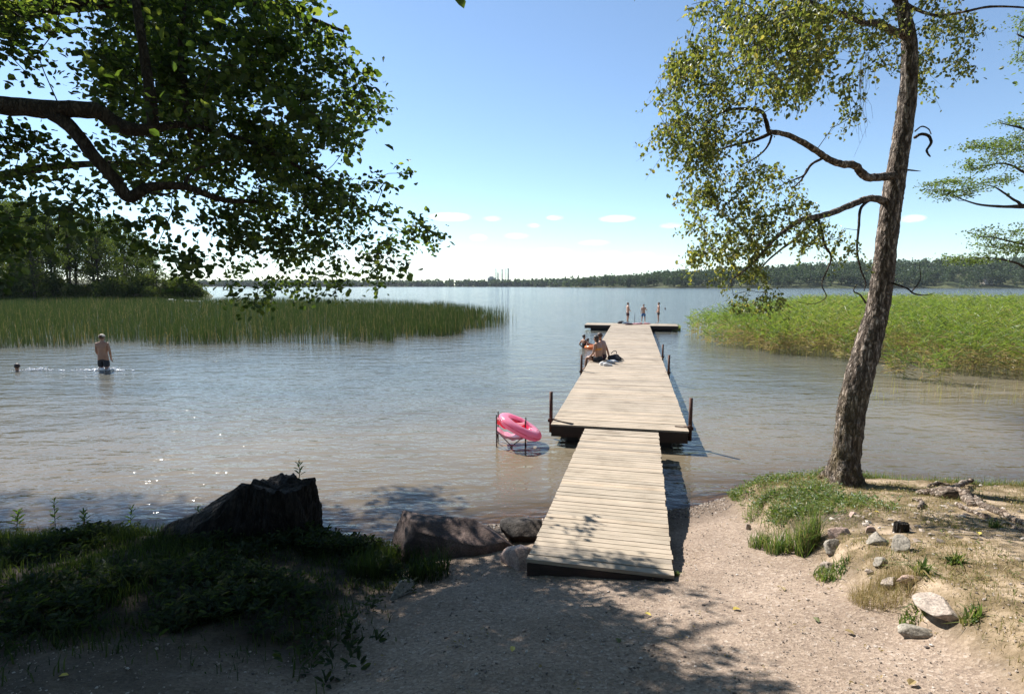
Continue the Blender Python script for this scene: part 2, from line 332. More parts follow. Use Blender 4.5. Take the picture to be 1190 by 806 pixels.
def mat_ground():
    m, n, o = newmat('gravel_and_soil'); b = N(n, 'ShaderNodeBsdfPrincipled'); g = N(n, 'ShaderNodeNewGeometry').outputs['Position']
    vo = N(n, 'ShaderNodeTexVoronoi'); vo.inputs['Scale'].default_value = 48; n.links.new(g, vo.inputs['Vector'])
    vo2 = N(n, 'ShaderNodeTexVoronoi'); vo2.inputs['Scale'].default_value = 120; n.links.new(g, vo2.inputs['Vector'])
    sep = N(n, 'ShaderNodeSeparateColor'); n.links.new(vo.outputs['Color'], sep.inputs[0]); sep2 = N(n, 'ShaderNodeSeparateColor'); n.links.new(vo2.outputs['Color'], sep2.inputs[0])
    peb = ramp(n, sep.outputs[0], [(0, (.12, .09, .075)), (.35, (.215, .165, .132)), (.7, (.275, .22, .175)), (.93, (.34, .28, .235)), (1, (.43, .38, .34))])
    peb2 = ramp(n, sep2.outputs[1], [(0, (.62, .6, .58)), (.4, (.95, .93, .9)), (1, (1.15, 1.12, 1.1))])
    c = mixc(n, 1.0, peb, peb2, 'MULTIPLY'); c = mixc(n, .45, c, (.27, .21, .165))
    big = noise(n, g, 1.1, 5, .6); c = mixc(n, 1.0, c, ramp(n, big, [(.3, (.80, .77, .74)), (.65, (1.08, 1.07, 1.06))]), 'MULTIPLY')
    soilR = ramp(n, noise(n, g, 3.2, 7, .65), [(.34, (.06, .045, .022)), (.48, (.17, .125, .072)), (.62, (.36, .275, .195))])
    soil_shadeL = ramp(n, noise(n, g, 4, 7, .65), [(.3, (.018, .015, .010)), (.55, (.045, .035, .024)), (.75, (.10, .078, .055))])  # dark soil tone, also painted as shade on the bottom-left gravel
    c = mixc(n, attr(n, 'mr'), c, soilR); c = mixc(n, attr(n, 'ml'), c, soil_shadeL)
    c = mixc(n, attr(n, 'wet'), c, mixc(n, .55, c, (.05, .035, .025)))
    c = mixc(n, attr(n, 'far'), c, ramp(n, noise(n, g, .02, 4), [(.3, (.035, .05, .018)), (.7, (.08, .085, .035))]))
    n.links.new(c, b.inputs['Base Color']); b.inputs['Roughness'].default_value = .92; b.inputs['Specular IOR Level'].default_value = .2
    h = bump(n, vo.outputs['Distance'], .006, .8); h = bump(n, noise(n, g, 25, 6, .7), .012, .8, h); n.links.new(bump(n, vo2.outputs['Distance'], .002, .7, h), b.inputs['Normal'])
    n.links.new(b.outputs[0], o.inputs[0]); return m
wet = sst(.20, .06, Z+.05*fbm(X*2, Y*2, 61, 3))
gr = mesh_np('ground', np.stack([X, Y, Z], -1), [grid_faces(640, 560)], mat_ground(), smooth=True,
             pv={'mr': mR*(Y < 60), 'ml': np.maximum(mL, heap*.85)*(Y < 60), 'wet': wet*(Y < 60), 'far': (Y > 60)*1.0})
tag(gr, 'pinkish gravel path and lake bank running down into the water', kind='structure')

# water
tx = np.linspace(-np.arcsinh(3100/4.), np.arcsinh(3100/4.), 330); xs = 4*np.sinh(tx)
ty = np.linspace(-np.arcsinh(3/4.), np.arcsinh(4100/4.), 300); ys = 8+4*np.sinh(ty)
WX, WY = np.meshgrid(xs, ys); WD = np.maximum(-terr(WX, WY), -.2)
def mat_water():
    m, n, o = newmat('lake_water'); g = N(n, 'ShaderNodeNewGeometry').outputs['Position']
    d = attr(n, 'depth')
    v1 = mapping(n, g, (.55, 1.5, 1), (0, 0, R(-14))); v2 = mapping(n, g, (.8, 1.7, 1), (0, 0, R(22)))
    h1 = noise(n, v1, 1.15, 3, .5); h2 = noise(n, v2, 3.4, 3, .5); h3 = noise(n, v1, 10, 2, .5)
    calm = math_(n, 'MULTIPLY_ADD', noise(n, mapping(n, g, (.03, .12, 1)), 1.0, 3), 1.5, .25)
    b1 = bump(n, h1, .07, 1); b2 = bump(n, h2, .028, 1, b1); b3 = bump(n, math_(n, 'MULTIPLY', h3, calm), .0045, 1, b2)
    gl = N(n, 'ShaderNodeBsdfGlossy'); gl.inputs['Roughness'].default_value = .09; n.links.new(b3, gl.inputs['Normal'])
    sx = N(n, 'ShaderNodeSeparateXYZ'); n.links.new(g, sx.inputs[0])
    deepf = math_(n, 'MULTIPLY', d, .7, clamp=True)
    murk = mixc(n, deepf, (.20, .16, .105), (.105, .108, .094))
    murk = mixc(n, 1.0, murk, ramp(n, noise(n, g, .35, 4), [(.3, (.8, .8, .8)), (.7, (1.15, 1.12, 1.1))]), 'MULTIPLY')
    di = N(n, 'ShaderNodeBsdfDiffuse'); n.links.new(murk, di.inputs[0])
    tr = N(n, 'ShaderNodeBsdfTransparent'); tr.inputs[0].default_value = (.72, .6, .42, 1)
    op = math_(n, 'SUBTRACT', 1.0, math_(n, 'POWER', 2.718, math_(n, 'MULTIPLY', d, -5.0)), clamp=True)
    a = N(n, 'ShaderNodeMixShader'); n.links.new(op, a.inputs[0]); n.links.new(tr.outputs[0], a.inputs[1]); n.links.new(di.outputs[0], a.inputs[2])
    fr = N(n, 'ShaderNodeFresnel'); fr.inputs[0].default_value = 1.333; n.links.new(b3, fr.inputs['Normal'])
    b = N(n, 'ShaderNodeMixShader'); n.links.new(fr.outputs[0], b.inputs[0]); n.links.new(a.outputs[0], b.inputs[1]); n.links.new(gl.outputs[0], b.inputs[2])
    n.links.new(b.outputs[0], o.inputs[0]); return m
wa = mesh_np('lake_water', np.stack([WX, WY, 0*WX], -1), [grid_faces(330, 300)], mat_water(), smooth=True, pv={'depth': WD})
tag(wa, 'rippled murky lake reflecting the pale sky', kind='structure')

# haze over the lake
bm = bmesh.new(); add_box(bm, (0, 2080, 58), (6600, 4500, 124)); hz = bm_obj('haze', bm, bpy.data.materials.new('thin_haze')); tag(hz, kind='stuff')
hm = hz.data.materials[0]; hm.use_nodes = True; hm.node_tree.nodes.clear(); ho = N(hm.node_tree, 'ShaderNodeOutputMaterial'); hv = N(hm.node_tree, 'ShaderNodeVolumePrincipled')
hv.inputs['Color'].default_value = (.80, .88, 1, 1); hv.inputs['Density'].default_value = .00005; hm.node_tree.links.new(hv.outputs[0], ho.inputs['Volume'])

# ------------------------------------------------------------------ pebbles
def ico(sub):
    bm = bmesh.new(); bmesh.ops.create_icosphere(bm, subdivisions=sub, radius=1); V = np.array([v.co[:] for v in bm.verts]); F = np.array([[v.index for v in f.verts] for f in bm.faces]); bm.free(); return V, F
IV, IF = ico(1)
def pebbles(name, xy, size, mat, label, sink=.35):
    n = len(xy); z = terr(xy[:, 0], xy[:, 1]); s = size[:, None]*(.7+.6*rng.random((n, 3)))*np.array([1, 1, .6])
    a = rng.random(n)*6.28; V = IV[None]*s[:, None]*(1+.22*rng.normal(size=(n, len(IV), 1)))
    ca, sa = np.cos(a)[:, None], np.sin(a)[:, None]; x = V[..., 0]*ca-V[..., 1]*sa; y = V[..., 0]*sa+V[..., 1]*ca
    V = np.stack([x+xy[:, 0:1], y+xy[:, 1:2], V[..., 2]+z[:, None]+(s[:, 2:3]*(1-sink)*.6)], -1)
    F = (IF[None]+np.arange(n)[:, None, None]*len(IV)).reshape(-1, 3)
    o = mesh_np(name, V, [F], mat, v=[np.repeat(rng.random(n), len(IF))]); tag(o, label, 'gravel', kind='stuff'); return o
def mat_pebble():
    m, n, o = newmat('loose_pebble'); b = N(n, 'ShaderNodeBsdfPrincipled')
    n.links.new(ramp(n, attr(n, 'v'), [(0, (.07, .055, .048)), (.3, (.18, .14, .115)), (.6, (.26, .21, .17)), (.9, (.35, .29, .245)), (1, (.5, .45, .41))]), b.inputs['Base Color']); b.inputs['Roughness'].default_value = .8
    n.links.new(b.outputs[0], o.inputs[0]); return m
M_peb = mat_pebble()
n = 26000; yy = 1.2+6.1*rng.random(n)**1.3; xx = (rng.random(n)*2-1)*(yy*1.05+.6); P = np.stack([xx, yy], 1)
sP = np.interp(xx, SHX, SHY)-yy
P = P[(sP > -.2) & ~((xx < -1.5) & (yy > 3.6))]
pebbles('gravel', P, .003+.008*rng.random(len(P))**4, M_peb, 'fine loose gravel scattered over the path')
n = 1500; xx = -.3+3.3*rng.random(n); yy = np.interp(xx, SHX, SHY)-.02-.5*rng.random(n)**1.8; pebbles('shore_gravel', np.stack([xx, yy], 1), (.006+.012*rng.random(n)**2), M_peb, 'coarser wet pebbles along the waterline')

# ------------------------------------------------------------------ dock
PA, PB = flat(642, 491, .38), flat(800, 503, .38)
far_l, far_r = flat(710.3, 376.6, .38), flat(755, 376.6, .38)
dd = (far_l+far_r)/2-(PA+PB)/2; DL = float(np.linalg.norm(dd[:2])); DA = math.atan2(-dd[0], dd[1]); DW = 2.52
mid = (PA+PB)/2
print('DOCK', PA, PB, far_l, far_r, 'len', DL, 'yaw', math.degrees(DA), 'width', np.linalg.norm(PB-PA), np.linalg.norm(far_r-far_l))
def boards(name, x0, x1, y0, y1, z, mat, parent, pitch=.105, gap=.010, th=.03, seed=0, over=0):
    """planks laid across X, one after another along Y"""
    g = np.random.default_rng(seed); n = int(round((y1-y0)/pitch)); p = (y1-y0)/n; Vs, F, v = [], [], []
    c = np.array([[0, 0, 0], [1, 0, 0], [1, 1, 0], [0, 1, 0], [0, .02, 1], [1, .02, 1], [1, .98, 1], [0, .98, 1]], float)
    f = np.array([[0, 3, 2, 1], [4, 5, 6, 7], [0, 1, 5, 4], [1, 2, 6, 5], [2, 3, 7, 6], [3, 0, 4, 7]])
    for i in range(n):
        a = y0+i*p+gap/2; b = y0+(i+1)*p-gap/2; j = g.normal(size=6)
        q = c*np.array([x1-x0+.005*j[0]+2*over, b-a, th])+np.array([x0-over+.003*j[1], a, z-th+.0014*j[2]])
        q[[1, 2, 5, 6], 1] += .002*j[3]; q[[4, 5, 6, 7], 2] += .0008*j[4]; q[[5, 6], 2] += .001*j[5]
        Vs.append(q); F.append(f+8*i); v.append(np.full(6, g.random()))
    return mesh_np(name, np.concatenate(Vs), [np.concatenate(F)], mat, parent, v=[np.concatenate(v)])
dock = empty('dock', (mid[0], mid[1], 0), DA, label='long weathered plank dock with rusty posts stretching into the lake', cat='dock')
boards('deck', -DW/2, DW/2, 0, DL, .38, M_deck, dock, .118, .008, seed=1)
bm = bmesh.new()
add_box(bm, (0, .018, .25), (DW-.02, .05, .2)); add_box(bm, (-DW/2+.035, DL/2, .25), (.05, DL-.05, .2)); add_box(bm, (DW/2-.035, DL/2, .25), (.05, DL-.05, .2))
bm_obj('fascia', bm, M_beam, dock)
for k in range(9):
    bm = bmesh.new(); add_box(bm, (0, .55+k*(DL-1.1)/8, .02), (DW*.8, .7, .28), bevel=.03); bm_obj('float', bm, M_float, dock)
def post(lx, ly, h, parent=dock):
    bm = bmesh.new(); bmesh.ops.create_cone(bm, cap_ends=True, segments=16, radius1=.036, radius2=.034, depth=h+.26); bmesh.ops.translate(bm, verts=bm.verts, vec=(lx, ly, .38+(h-.26)/2))
    p = bm_obj('post', bm, M_rust, parent, True)
    bm = bmesh.new(); s = 1 if lx > 0 else -1
    add_box(bm, (lx-s*.03, ly-.045, .36), (.17, .012, .05)); add_box(bm, (lx-s*.03, ly+.045, .36), (.17, .012, .05)); add_box(bm, (lx+s*.045, ly, .36), (.012, .1, .05)); bm_obj('bracket', bm, M_rust, p)
inv = Matrix.Rotation(-DA, 3, 'Z')
def loc_of(P): v = inv @ Vector((P[0]-mid[0], P[1]-mid[1], 0)); return v.x, v.y
for (px, py, h) in [(644, 487, .55), (800, 496, .55), (680, 431, .5), (776, 432, .52), (766.5, 414, .45)]:
    lx, ly = loc_of(flat(px, py, .38)); s = 1 if lx > 0 else -1; post(s*(DW/2+.055), max(ly, .15), h)
def rope(pts, r=.011):
    P, rr = smooth_path(pts, [r]*len(pts), 5); return tube_obj('mooring_chain', [(P, rr)], M_rust, dock, 5)
rope([(-DW/2-.05, .2, .45), (-DW/2+.12, .22, .40), (-DW/2+.3, .14, .392), (-DW/2+.42, .10, .392)])
rope([(DW/2+.05, .2, .44), (DW/2-.06, .25, .40), (DW/2-.22, .3, .392)])

# end platform, crosswise
pl, pr = flat(679, 377.3, .40), flat(788, 378.3, .40)
pc = (pl+pr)/2; pw = float(np.linalg.norm(pr-pl)); pa = math.atan2(pr[1]-pl[1], pr[0]-pl[0]); pd = 2.2
plat = empty('swimming_platform', (pc[0], pc[1], 0), DA, label='low wooden cross platform at the far end of the dock', cat='platform')
EX = .03
boards('deck', -pw/2, pw/2, EX, pd, .385, M_deck, plat, .118, .01, seed=2)
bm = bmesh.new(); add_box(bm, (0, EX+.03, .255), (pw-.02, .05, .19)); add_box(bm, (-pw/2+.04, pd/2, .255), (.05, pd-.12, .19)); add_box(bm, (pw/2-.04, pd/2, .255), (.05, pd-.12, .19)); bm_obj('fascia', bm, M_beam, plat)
for s in (-1, 0, 1):
    bm = bmesh.new(); add_box(bm, (s*pw*.33, pd/2, .03), (1.3, 1.7, .26), bevel=.03); bm_obj('float', bm, M_float, plat)

# gangway from the bank
ga = [flat(613, 651, .50), flat(782, 667, .50)]; gb = [flat(684, 498.5, .42), flat(760, 501.5, .42)]
g0 = (ga[0]+ga[1])/2; g1 = (gb[0]+gb[1])/2; g1 = g1.copy()
gd = g1-g0; GL = float(np.linalg.norm(gd)); gyaw = math.atan2(-gd[0], gd[1]); gp_ = math.asin(gd[2]/GL); GW = 1.30
print('GANG', ga, gb, GL, math.degrees(gyaw), math.degrees(DA), 'w', np.linalg.norm(ga[1]-ga[0]), np.linalg.norm(gb[1]-gb[0]))
gang = empty('gangway', (g0[0], g0[1], g0[2]), gyaw, label='narrow plank gangway from the gravel bank to the dock', cat='gangway')
gang.rotation_euler = (gp_, 0, gyaw)
boards('deck', -GW/2, GW/2, 0, GL, 0, M_deck, gang, .102, .007, .032, seed=3)
bm = bmesh.new()
for s in (-1, 1): add_box(bm, (s*(GW/2-.05), GL/2, -.10), (.05, GL-.03, .135))
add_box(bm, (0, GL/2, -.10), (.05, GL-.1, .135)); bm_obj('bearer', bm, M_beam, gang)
bm = bmesh.new(); add_box(bm, (0, .012, -.115), (GW, .035, .16)); bm_obj('end_board', bm, M_beam, gang)

# ------------------------------------------------------------------ rocks
def rock(name, loc, size, rz, mat, seed, label=None, group=None, cuts=9, sub=4, cat='rock', tilt=(0, 0)):
    g = np.random.default_rng(seed); V, F = ico(sub)
    for k in range(cuts):
        nrm = g.normal(size=3); nrm /= np.linalg.norm(nrm); d = .45+.38*g.random(); q = V@nrm; V = V-np.maximum(q-d, 0)[:, None]*nrm[None]*.93
    nn = np.stack([fbm(V[:, 0]*2+seed, V[:, 1]*2+V[:, 2], seed, 4), fbm(V[:, 1]*2+seed, V[:, 2]*2+V[:, 0], seed+7, 4), fbm(V[:, 2]*2, V[:, 0]*2+seed, seed+13, 4)], 1)
    V = V*(1+.08*nn.sum(1)[:, None])+.03*nn
    V = V*np.array(size)/2
    o = mesh_np(name, V, [F], mat, smooth=True)
    o.data.polygons.foreach_set('use_smooth', np.ones(len(F), bool))
    o.location = [float(c) for c in loc]; o.rotation_euler = (tilt[0], tilt[1], rz); tag(o, label, cat, group); return o
def on_ground(px, py, up=0):
    p = ground_pt(px, py); return (p[0], p[1], p[2]+up)
p = on_ground(525, 648); rock('boulder', (p[0]-.04, p[1]+.28, p[2]+.06), (2.35, 1.05, .54), R(-8), M_rockred, 3, 'large flat reddish brown boulder at the water edge beside the gangway', cuts=26, sub=5, tilt=(R(8), R(4)))
p = on_ground(606, 640); rock('boulder', (p[0]+.02, p[1]+.50, p[2]-.02), (.66, .56, .52), R(30), M_rockdark, 8, 'dark wet rock standing between big boulder and gangway', cuts=20)
p = on_ground(605, 660); rock('boulder', (p[0]+.02, p[1]+.12, p[2]+.02), (.46, .68, .42), R(12), M_rockpink, 15, 'low pinkish rock tight against the near left corner of the gangway', cuts=20)
p = on_ground(466, 690); rock('stone', (p[0], p[1], p[2]+.02), (.3, .16, .2), R(50), M_rockgrey, 21, 'small shaded grey stone in the grass below the flat boulder', cuts=10, cat='stone')
ST = [  # px, py, w, h(depth), z, material, label
 (1022, 632, .17, .14, .13, M_rockgrey, 'rounded grey stone in the middle of the stone heap on the right bank'),
 (1049, 640, .13, .12, .18, M_rockgrey, 'upright grey stone at the right end of the stone heap'),
 (977, 620, .15, .12, .12, M_rockpink, 'reddish stone below the birch at the left of the stone heap'),
 (969, 640, .16, .13, .13, M_rockgrey, 'brownish stone half sunk under the reddish one'),
 (993, 600, .09, .07, .07, M_rockpink, 'small pink stone highest on the slope below the birch'),
 (1024, 655, .09, .08, .07, M_rockgrey, 'small pale grey stone just below the rounded grey stone'),
 (966, 662, .12, .09, .08, M_rockpale, 'pale stone at the foot of the tall grass tuft'),
 (1062, 675, .20, .09, .06, M_rockpink, 'flat pink stone behind the dry grass tuft'),
 (1037, 680, .12, .11, .10, M_rockpale, 'yellowish stone half hidden in the dry grass tuft'),
 (1094, 707, .18, .30, .10, M_rockpale, 'pale pointed slab of stone lying lengthwise on the slope'),
 (1073, 738, .22, .15, .08, M_rockgrey, 'low grey stone lying at the edge of the gravel'),
 (1012, 618, .09, .07, .07, M_rockpink, 'reddish stone between the heap and the small cut stump'),
 (870, 615, .08, .06, .12, M_rockpale, 'white stone at the left foot of the grassy bank'),
]
for i, (px, py, w, h, z, m, lab) in enumerate(ST):
    p = on_ground(px, py); rock('stone', (p[0], p[1]+.02, p[2]-z*.02), (w*1.4, h*1.4, z*1.5), R(random.uniform(-30, 30)) if i != 9 else R(-12), m, 40+i, lab, 'stones on the right bank', cuts=13, sub=4, cat='stone')

# ------------------------------------------------------------------ stumps and log
def stump(loc, R0, h, flare, seed, mat, name='tree_stump', n=110, lv=26):
    g = np.random.default_rng(seed); th = np.linspace(0, 2*np.pi, n, endpoint=False); V = []
    jag = h*(1+.30*fbm(np.cos(th)*1.6+3, np.sin(th)*1.6, seed, 4)+.10*fbm(np.cos(th)*9, np.sin(th)*9, seed+2, 3))
    for j in range(lv+1):
        s = j/lv
        fl = flare(th)*(1-s)**1.05
        rr = R0*(1+fl)*(1+.20*fbm(np.cos(th)*3+5+s, np.sin(th)*3+s*1.8, seed+3, 4)+.08*fbm(np.cos(th)*11+s*3, np.sin(th)*11+s*4, seed+5, 3))
        V.append(np.stack([rr*np.cos(th), rr*np.sin(th)*.85, jag*s-.12*(1-s)], 1))
    for q in (.82, .6, .35, .1):
        z = jag*(q)+np.mean(jag)*(1-q)-h*.12*(1-q)+h*.05*fbm(np.cos(th)*6*q, np.sin(th)*6*q, seed+9, 3)
        V.append(np.stack([R0*q*.9*np.cos(th), R0*q*.76*np.sin(th), z], 1))
    L = len(V); k = np.arange(n); k2 = (k+1) % n
    Q = np.concatenate([np.stack([i*n+k, i*n+k2, (i+1)*n+k2, (i+1)*n+k], 1) for i in range(L-1)])
    V = np.concatenate(V+[np.array([[0, 0, np.mean(jag)*.88]])]); T = np.stack([(L-1)*n+k, (L-1)*n+k2, np.full(n, L*n)], 1)
    o = mesh_np(name, V, [Q, T], mat, smooth=False); o.location = [float(c) for c in loc]; return o
p = at(318, 600, 6.25)
fl = lambda t: 3.2*np.exp(-((np.abs(np.angle(np.exp(1j*(t-np.pi*1.02))))/.65)**2))+.35*np.exp(-((np.abs(np.angle(np.exp(1j*(t-.6))))/.4)**2))+.3*np.exp(-((np.abs(np.angle(np.exp(1j*(t+1.2))))/.4)**2))
gz = terr1(p[0], p[1]); print('stump ground', gz, p)
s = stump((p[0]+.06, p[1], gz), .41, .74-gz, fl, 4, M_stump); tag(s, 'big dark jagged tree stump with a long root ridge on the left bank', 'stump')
STP = p
p = on_ground(1047, 618); s = stump((p[0], p[1], p[2]), .055, .085, lambda t: .25+0*t, 9, M_stump, n=40, lv=8); tag(s, 'tiny dark cut stump above the stones on the right bank', 'stump')

lg = empty('fallen_log', on_ground(1110, 580), label='weathered fallen log with split branches lying on the right bank', cat='log')
lb = np.array(lg.location)
def logp(pts, rs, nm, seed, rough=.12, up=.6):
    rs = [r*(.8 if nm == 'trunk' else .68) for r in rs]
    P = []
    for (px, py), r in zip(pts, rs):
        q = ground_pt(px, py); P.append(np.array([q[0], q[1], q[2]+r*up])-lb)
    P, rr = smooth_path(P, rs, 8); g = np.random.default_rng(seed); P = P+g.normal(size=P.shape)*.006
    return tube_obj(nm, [(P, rr*(1+.12*g.normal(size=len(rr))))], M_log, lg, 14, rough*.6, seed, True)
logp([(1068, 574), (1085, 576), (1100, 578), (1118, 580), (1130, 588)], [.04, .07, .10, .095, .05], 'trunk', 1, .16)
logp([(1118, 578), (1140, 588), (1160, 597), (1185, 608), (1235, 628)], [.06, .05, .046, .042, .036], 'branch', 2)
logp([(1100, 577), (1118, 568), (1129, 563)], [.055, .05, .038], 'branch', 3, .15, 2.2)
logp([(1112, 588), (1145, 602), (1175, 612), (1200, 625)], [.035, .035, .03, .02], 'branch', 4, .12)
logp([(1122, 572), (1135, 580), (1145, 584)], [.025, .02, .012], 'branch', 5, .1, 2)
logp([(1062, 582), (1072, 586), (1066, 592)], [.025, .03, .02], 'branch', 6, .1, 1.2)
logp([(1078, 566), (1090, 562), (1104, 565)], [.02, .03, .02], 'branch', 7, .15, 1)

# ------------------------------------------------------------------ trees
def grow(paths, targets, g, step=.22, rt=.0035, ex=.42, sag=.06, wob=.035):
    """paths: fixed limbs (pts, radii). targets (n,3). Returns chains [(pts, radii, is_tip)] and the tip directions."""
    pos, par, fr = [], [], []
    for P, r in paths:
        for i in range(len(P)): pos.append(P[i]); par.append(-1); fr.append(r[i])
    nb = len(pos); cap_ = nb+len(targets)*14+10; A = np.zeros((cap_, 3)); A[:nb] = pos; n = nb
    d0 = np.array([np.min(np.linalg.norm(A[:nb]-t, axis=1)) for t in targets]); order = np.argsort(d0)
    chains = []; tips = np.zeros((len(targets), 3))
    for ti in order:
        t = targets[ti]; dist = np.linalg.norm(A[:n]-t, axis=1); dist[:nb] *= .9
        j = int(np.argmin(dist)); d = np.linalg.norm(A[j]-t); k = min(max(int(d/step), 2), 12)
        a = A[j]; off = g.normal(size=3)*d*.12+np.array([0, 0, d*.10]); c = (a+t)/2+off
        idx = [j]; ss = np.linspace(0, 1, k+1)[1:]
        for s in ss:
            q = a*(1-s)**2+c*2*s*(1-s)+t*s*s+g.normal(size=3)*wob*(s < 1)*min(1, d)
            if n >= cap_: break
            A[n] = q; pos.append(q); par.append(idx[-1]); fr.append(None); idx.append(n); n += 1
        chains.append(idx); v = A[idx[-1]]-A[idx[-2]]; tips[ti] = v/(np.linalg.norm(v)+1e-9)
    cnt = np.ones(n)
    for i in range(n-1, nb-1, -1):
        if par[i] >= 0: cnt[par[i]] += cnt[i]*.5
    out = []
    for idx in chains:
        P = A[idx]; r = rt*np.minimum(cnt[idx], 4000)**ex
        if idx[0] < nb: r[0] = min(fr[idx[0]]*.8, max(r[1]*1.35, r[1]))
        else: r[0] = r[1]*1.05
        out.append((P, r))
    return out, tips
def leaf_mesh(name, P, D, Nn, L, Wd, mat, parent=None, v=None, fold=.25, g=rng):
    """6-vertex folded leaf; P base (n,3), D axis, Nn face normal"""
    D = D/np.linalg.norm(D, axis=1)[:, None]; S = np.cross(D, Nn); S /= np.linalg.norm(S, axis=1)[:, None]+1e-9; U = np.cross(S, D)
    L = L[:, None]; W_ = Wd[:, None]*.5
    vs = [P, P+D*L*.3+S*W_*.9+U*W_*fold, P+D*L*.72+S*W_*.8+U*W_*fold, P+D*L-U*L*.08, P+D*L*.72-S*W_*.8+U*W_*fold, P+D*L*.3-S*W_*.9+U*W_*fold]
    V = np.stack(vs, 1); n = len(P); o = (np.arange(n)*6)[:, None]
    F = np.concatenate([o+np.array([[0, 1, 2, 3]]), o+np.array([[0, 3, 4, 5]])])
    v = g.random(n) if v is None else v
    return mesh_np(name, V, [F], mat, parent, v=[np.concatenate([v, v])])
def unit(a): return a/(np.linalg.norm(a, axis=-1, keepdims=True)+1e-9)
def scatter_leaves(T, tips, k, spread, L, g, up=.8, droop=.2):
    n = len(T)*k; base = np.repeat(T, k, 0)+np.clip(g.normal(size=(n, 3)), -1.7, 1.7)*np.array(spread)*(g.random((n, 1))**.4)
    D = unit(g.normal(size=(n, 3))*np.array([1, 1, .5])+np.repeat(tips, k, 0)*.5+np.array([0, 0, -droop])); Nn = unit(g.normal(size=(n, 3))*.7+np.array([0, 0, up]))
    l = L*(.55+.6*g.random(n)); return base, D, Nn, l
# --- alder on the left, trunk just out of view
g = np.random.default_rng(21)
ax, ay = -7.4, 5.3; az_ = terr1(ax, ay)
def pp(pts, rs, Ys): return smooth_path([at(x, y, Yv) for (x, y), Yv in zip(pts, Ys)], rs, 5)
entry = at(-60, 112, 5.5)
a_limbs = [
 smooth_path([[ax+.1, ay, 3.3], [-6.7, 5.4, 4.0], entry, at(0, 122, 5.5), at(60, 127, 5.5), at(108, 128, 5.55), at(130, 140, 5.6), at(150, 150, 5.6), at(178, 151, 5.65)], [.16, .12, .10, .085, .08, .075, .07, .065, .055], 5),
 pp([(55, 128), (82, 148), (108, 180), (130, 205), (150, 229), (168, 219), (190, 216), (215, 217), (240, 226), (265, 233), (300, 234)], [.07, .06, .058, .056, .06, .048, .042, .036, .032, .028, .02], [5.5, 5.5, 5.5, 5.55, 5.6, 5.65, 5.7, 5.8, 5.95, 6.1, 6.3]),
 pp([(178, 151), (176, 120), (170, 80), (164, 40), (158, 0), (150, -60), (140, -130)], [.055, .05, .045, .04, .036, .03, .02], [5.65, 5.7, 5.75, 5.8, 5.9, 6.1, 6.3]),
 pp([(178, 151), (205, 145), (240, 150), (290, 165), (340, 190), (390, 220), (440, 260)], [.045, .035, .03, .026, .022, .016, .01], [5.65, 5.9, 6.2, 6.5, 6.8, 7.2, 7.5]),
 pp([(222, 160), (215, 110), (210, 60), (215, 0), (230, -60)], [.03, .03, .028, .025, .02], [6.1, 6.2, 6.3, 6.4, 6.5]),
 pp([(215, 217), (218, 206), (230, 196), (250, 190)], [.02, .018, .014, .01], [5.8, 5.85, 5.9, 6]),
 pp([(165, 222), (190, 226), (205, 222)], [.014, .012, .008], [5.65, 5.6, 5.55]),
 smooth_path([[ax, ay, 4.6], [-6.5, 6.2, 5.6], [-5.2, 7.2, 6.4], [-3.6, 8.0, 6.8], [-2.4, 8.4, 6.6]], [.13, .11, .08, .05, .02], 6),
 smooth_path([[ax, ay, 5.4], [-6.6, 5.2, 6.6], [-5.0, 5.3, 7.8], [-3.4, 5.8, 8.3], [-2.0, 6.4, 8.2]], [.11, .1, .07, .045, .02], 6),
 smooth_path([[ax, ay, 5.0], [-8.3, 6.8, 7.0], [-9.2, 9.0, 9.0], [-9.2, 11.6, 11]], [.1, .08, .05, .02], 6),
 smooth_path([[ax, ay, 3.6], [-7.0, 6.8, 4.1], [-6.4, 8.2, 4.7], [-5.4, 9.3, 4.9], [-4.6, 9.9, 4.6]], [.09, .07, .05, .03, .015], 6),
]
a_trunk = smooth_path([[ax, ay, az_-.1], [ax, ay, az_+.15], [ax+.03, ay, az_+.7], [ax-.02, ay, 3.2], [ax+.05, ay+.1, 5.2], [ax+.1, ay+.3, 7.5], [ax+.3, ay+.5, 10.5]], [.42, .30, .25, .21, .17, .12, .03], 6)
PA1 = [(95, -5), (368, -5), (385, 40), (425, 75), (446, 100), (445, 135), (415, 150), (428, 180), (445, 200), (474, 200), (450, 225), (455, 243), (480, 252), (500, 258), (515, 275), (508, 295), (480, 303), (470, 330), (440, 332), (420, 305), (400, 318), (385, 345), (365, 345), (340, 352), (300, 360), (285, 352), (250, 345), (246, 320), (262, 300), (300, 295), (290, 262), (235, 242), (200, 240), (150, 232), (120, 195), (132, 150), (120, 100), (112, 60), (128, 30)]
LIT = [[(628, 640), (790, 668), (765, 505), (690, 500)], [(665, 672), (760, 680), (860, 600), (870, 806), (800, 800), (745, 735), (700, 700)], [(765, 690), (1190, 690), (1190, 900), (815, 900)]]
DAP = [(520, 668), (640, 690), (720, 760), (760, 830), (420, 830), (480, 720)]
def lit_hit(P_):
    G0 = P_-np.array(SD)*((P_[2]-.5)/SD[2]); pp_, f_ = to_px(G0[None]); return f_[0] > .3 and any(inpoly(pp_, L_)[0] for L_ in LIT)
def targets(poly, n, y0, y1, g):
    out = []
    for a, b in samp_poly(poly, n, g):
        for _ in range(8):
            P_ = at(a, b, y0+(y1-y0)*g.random())
            if not lit_hit(P_): break
        out.append(P_)
    return np.array(out)
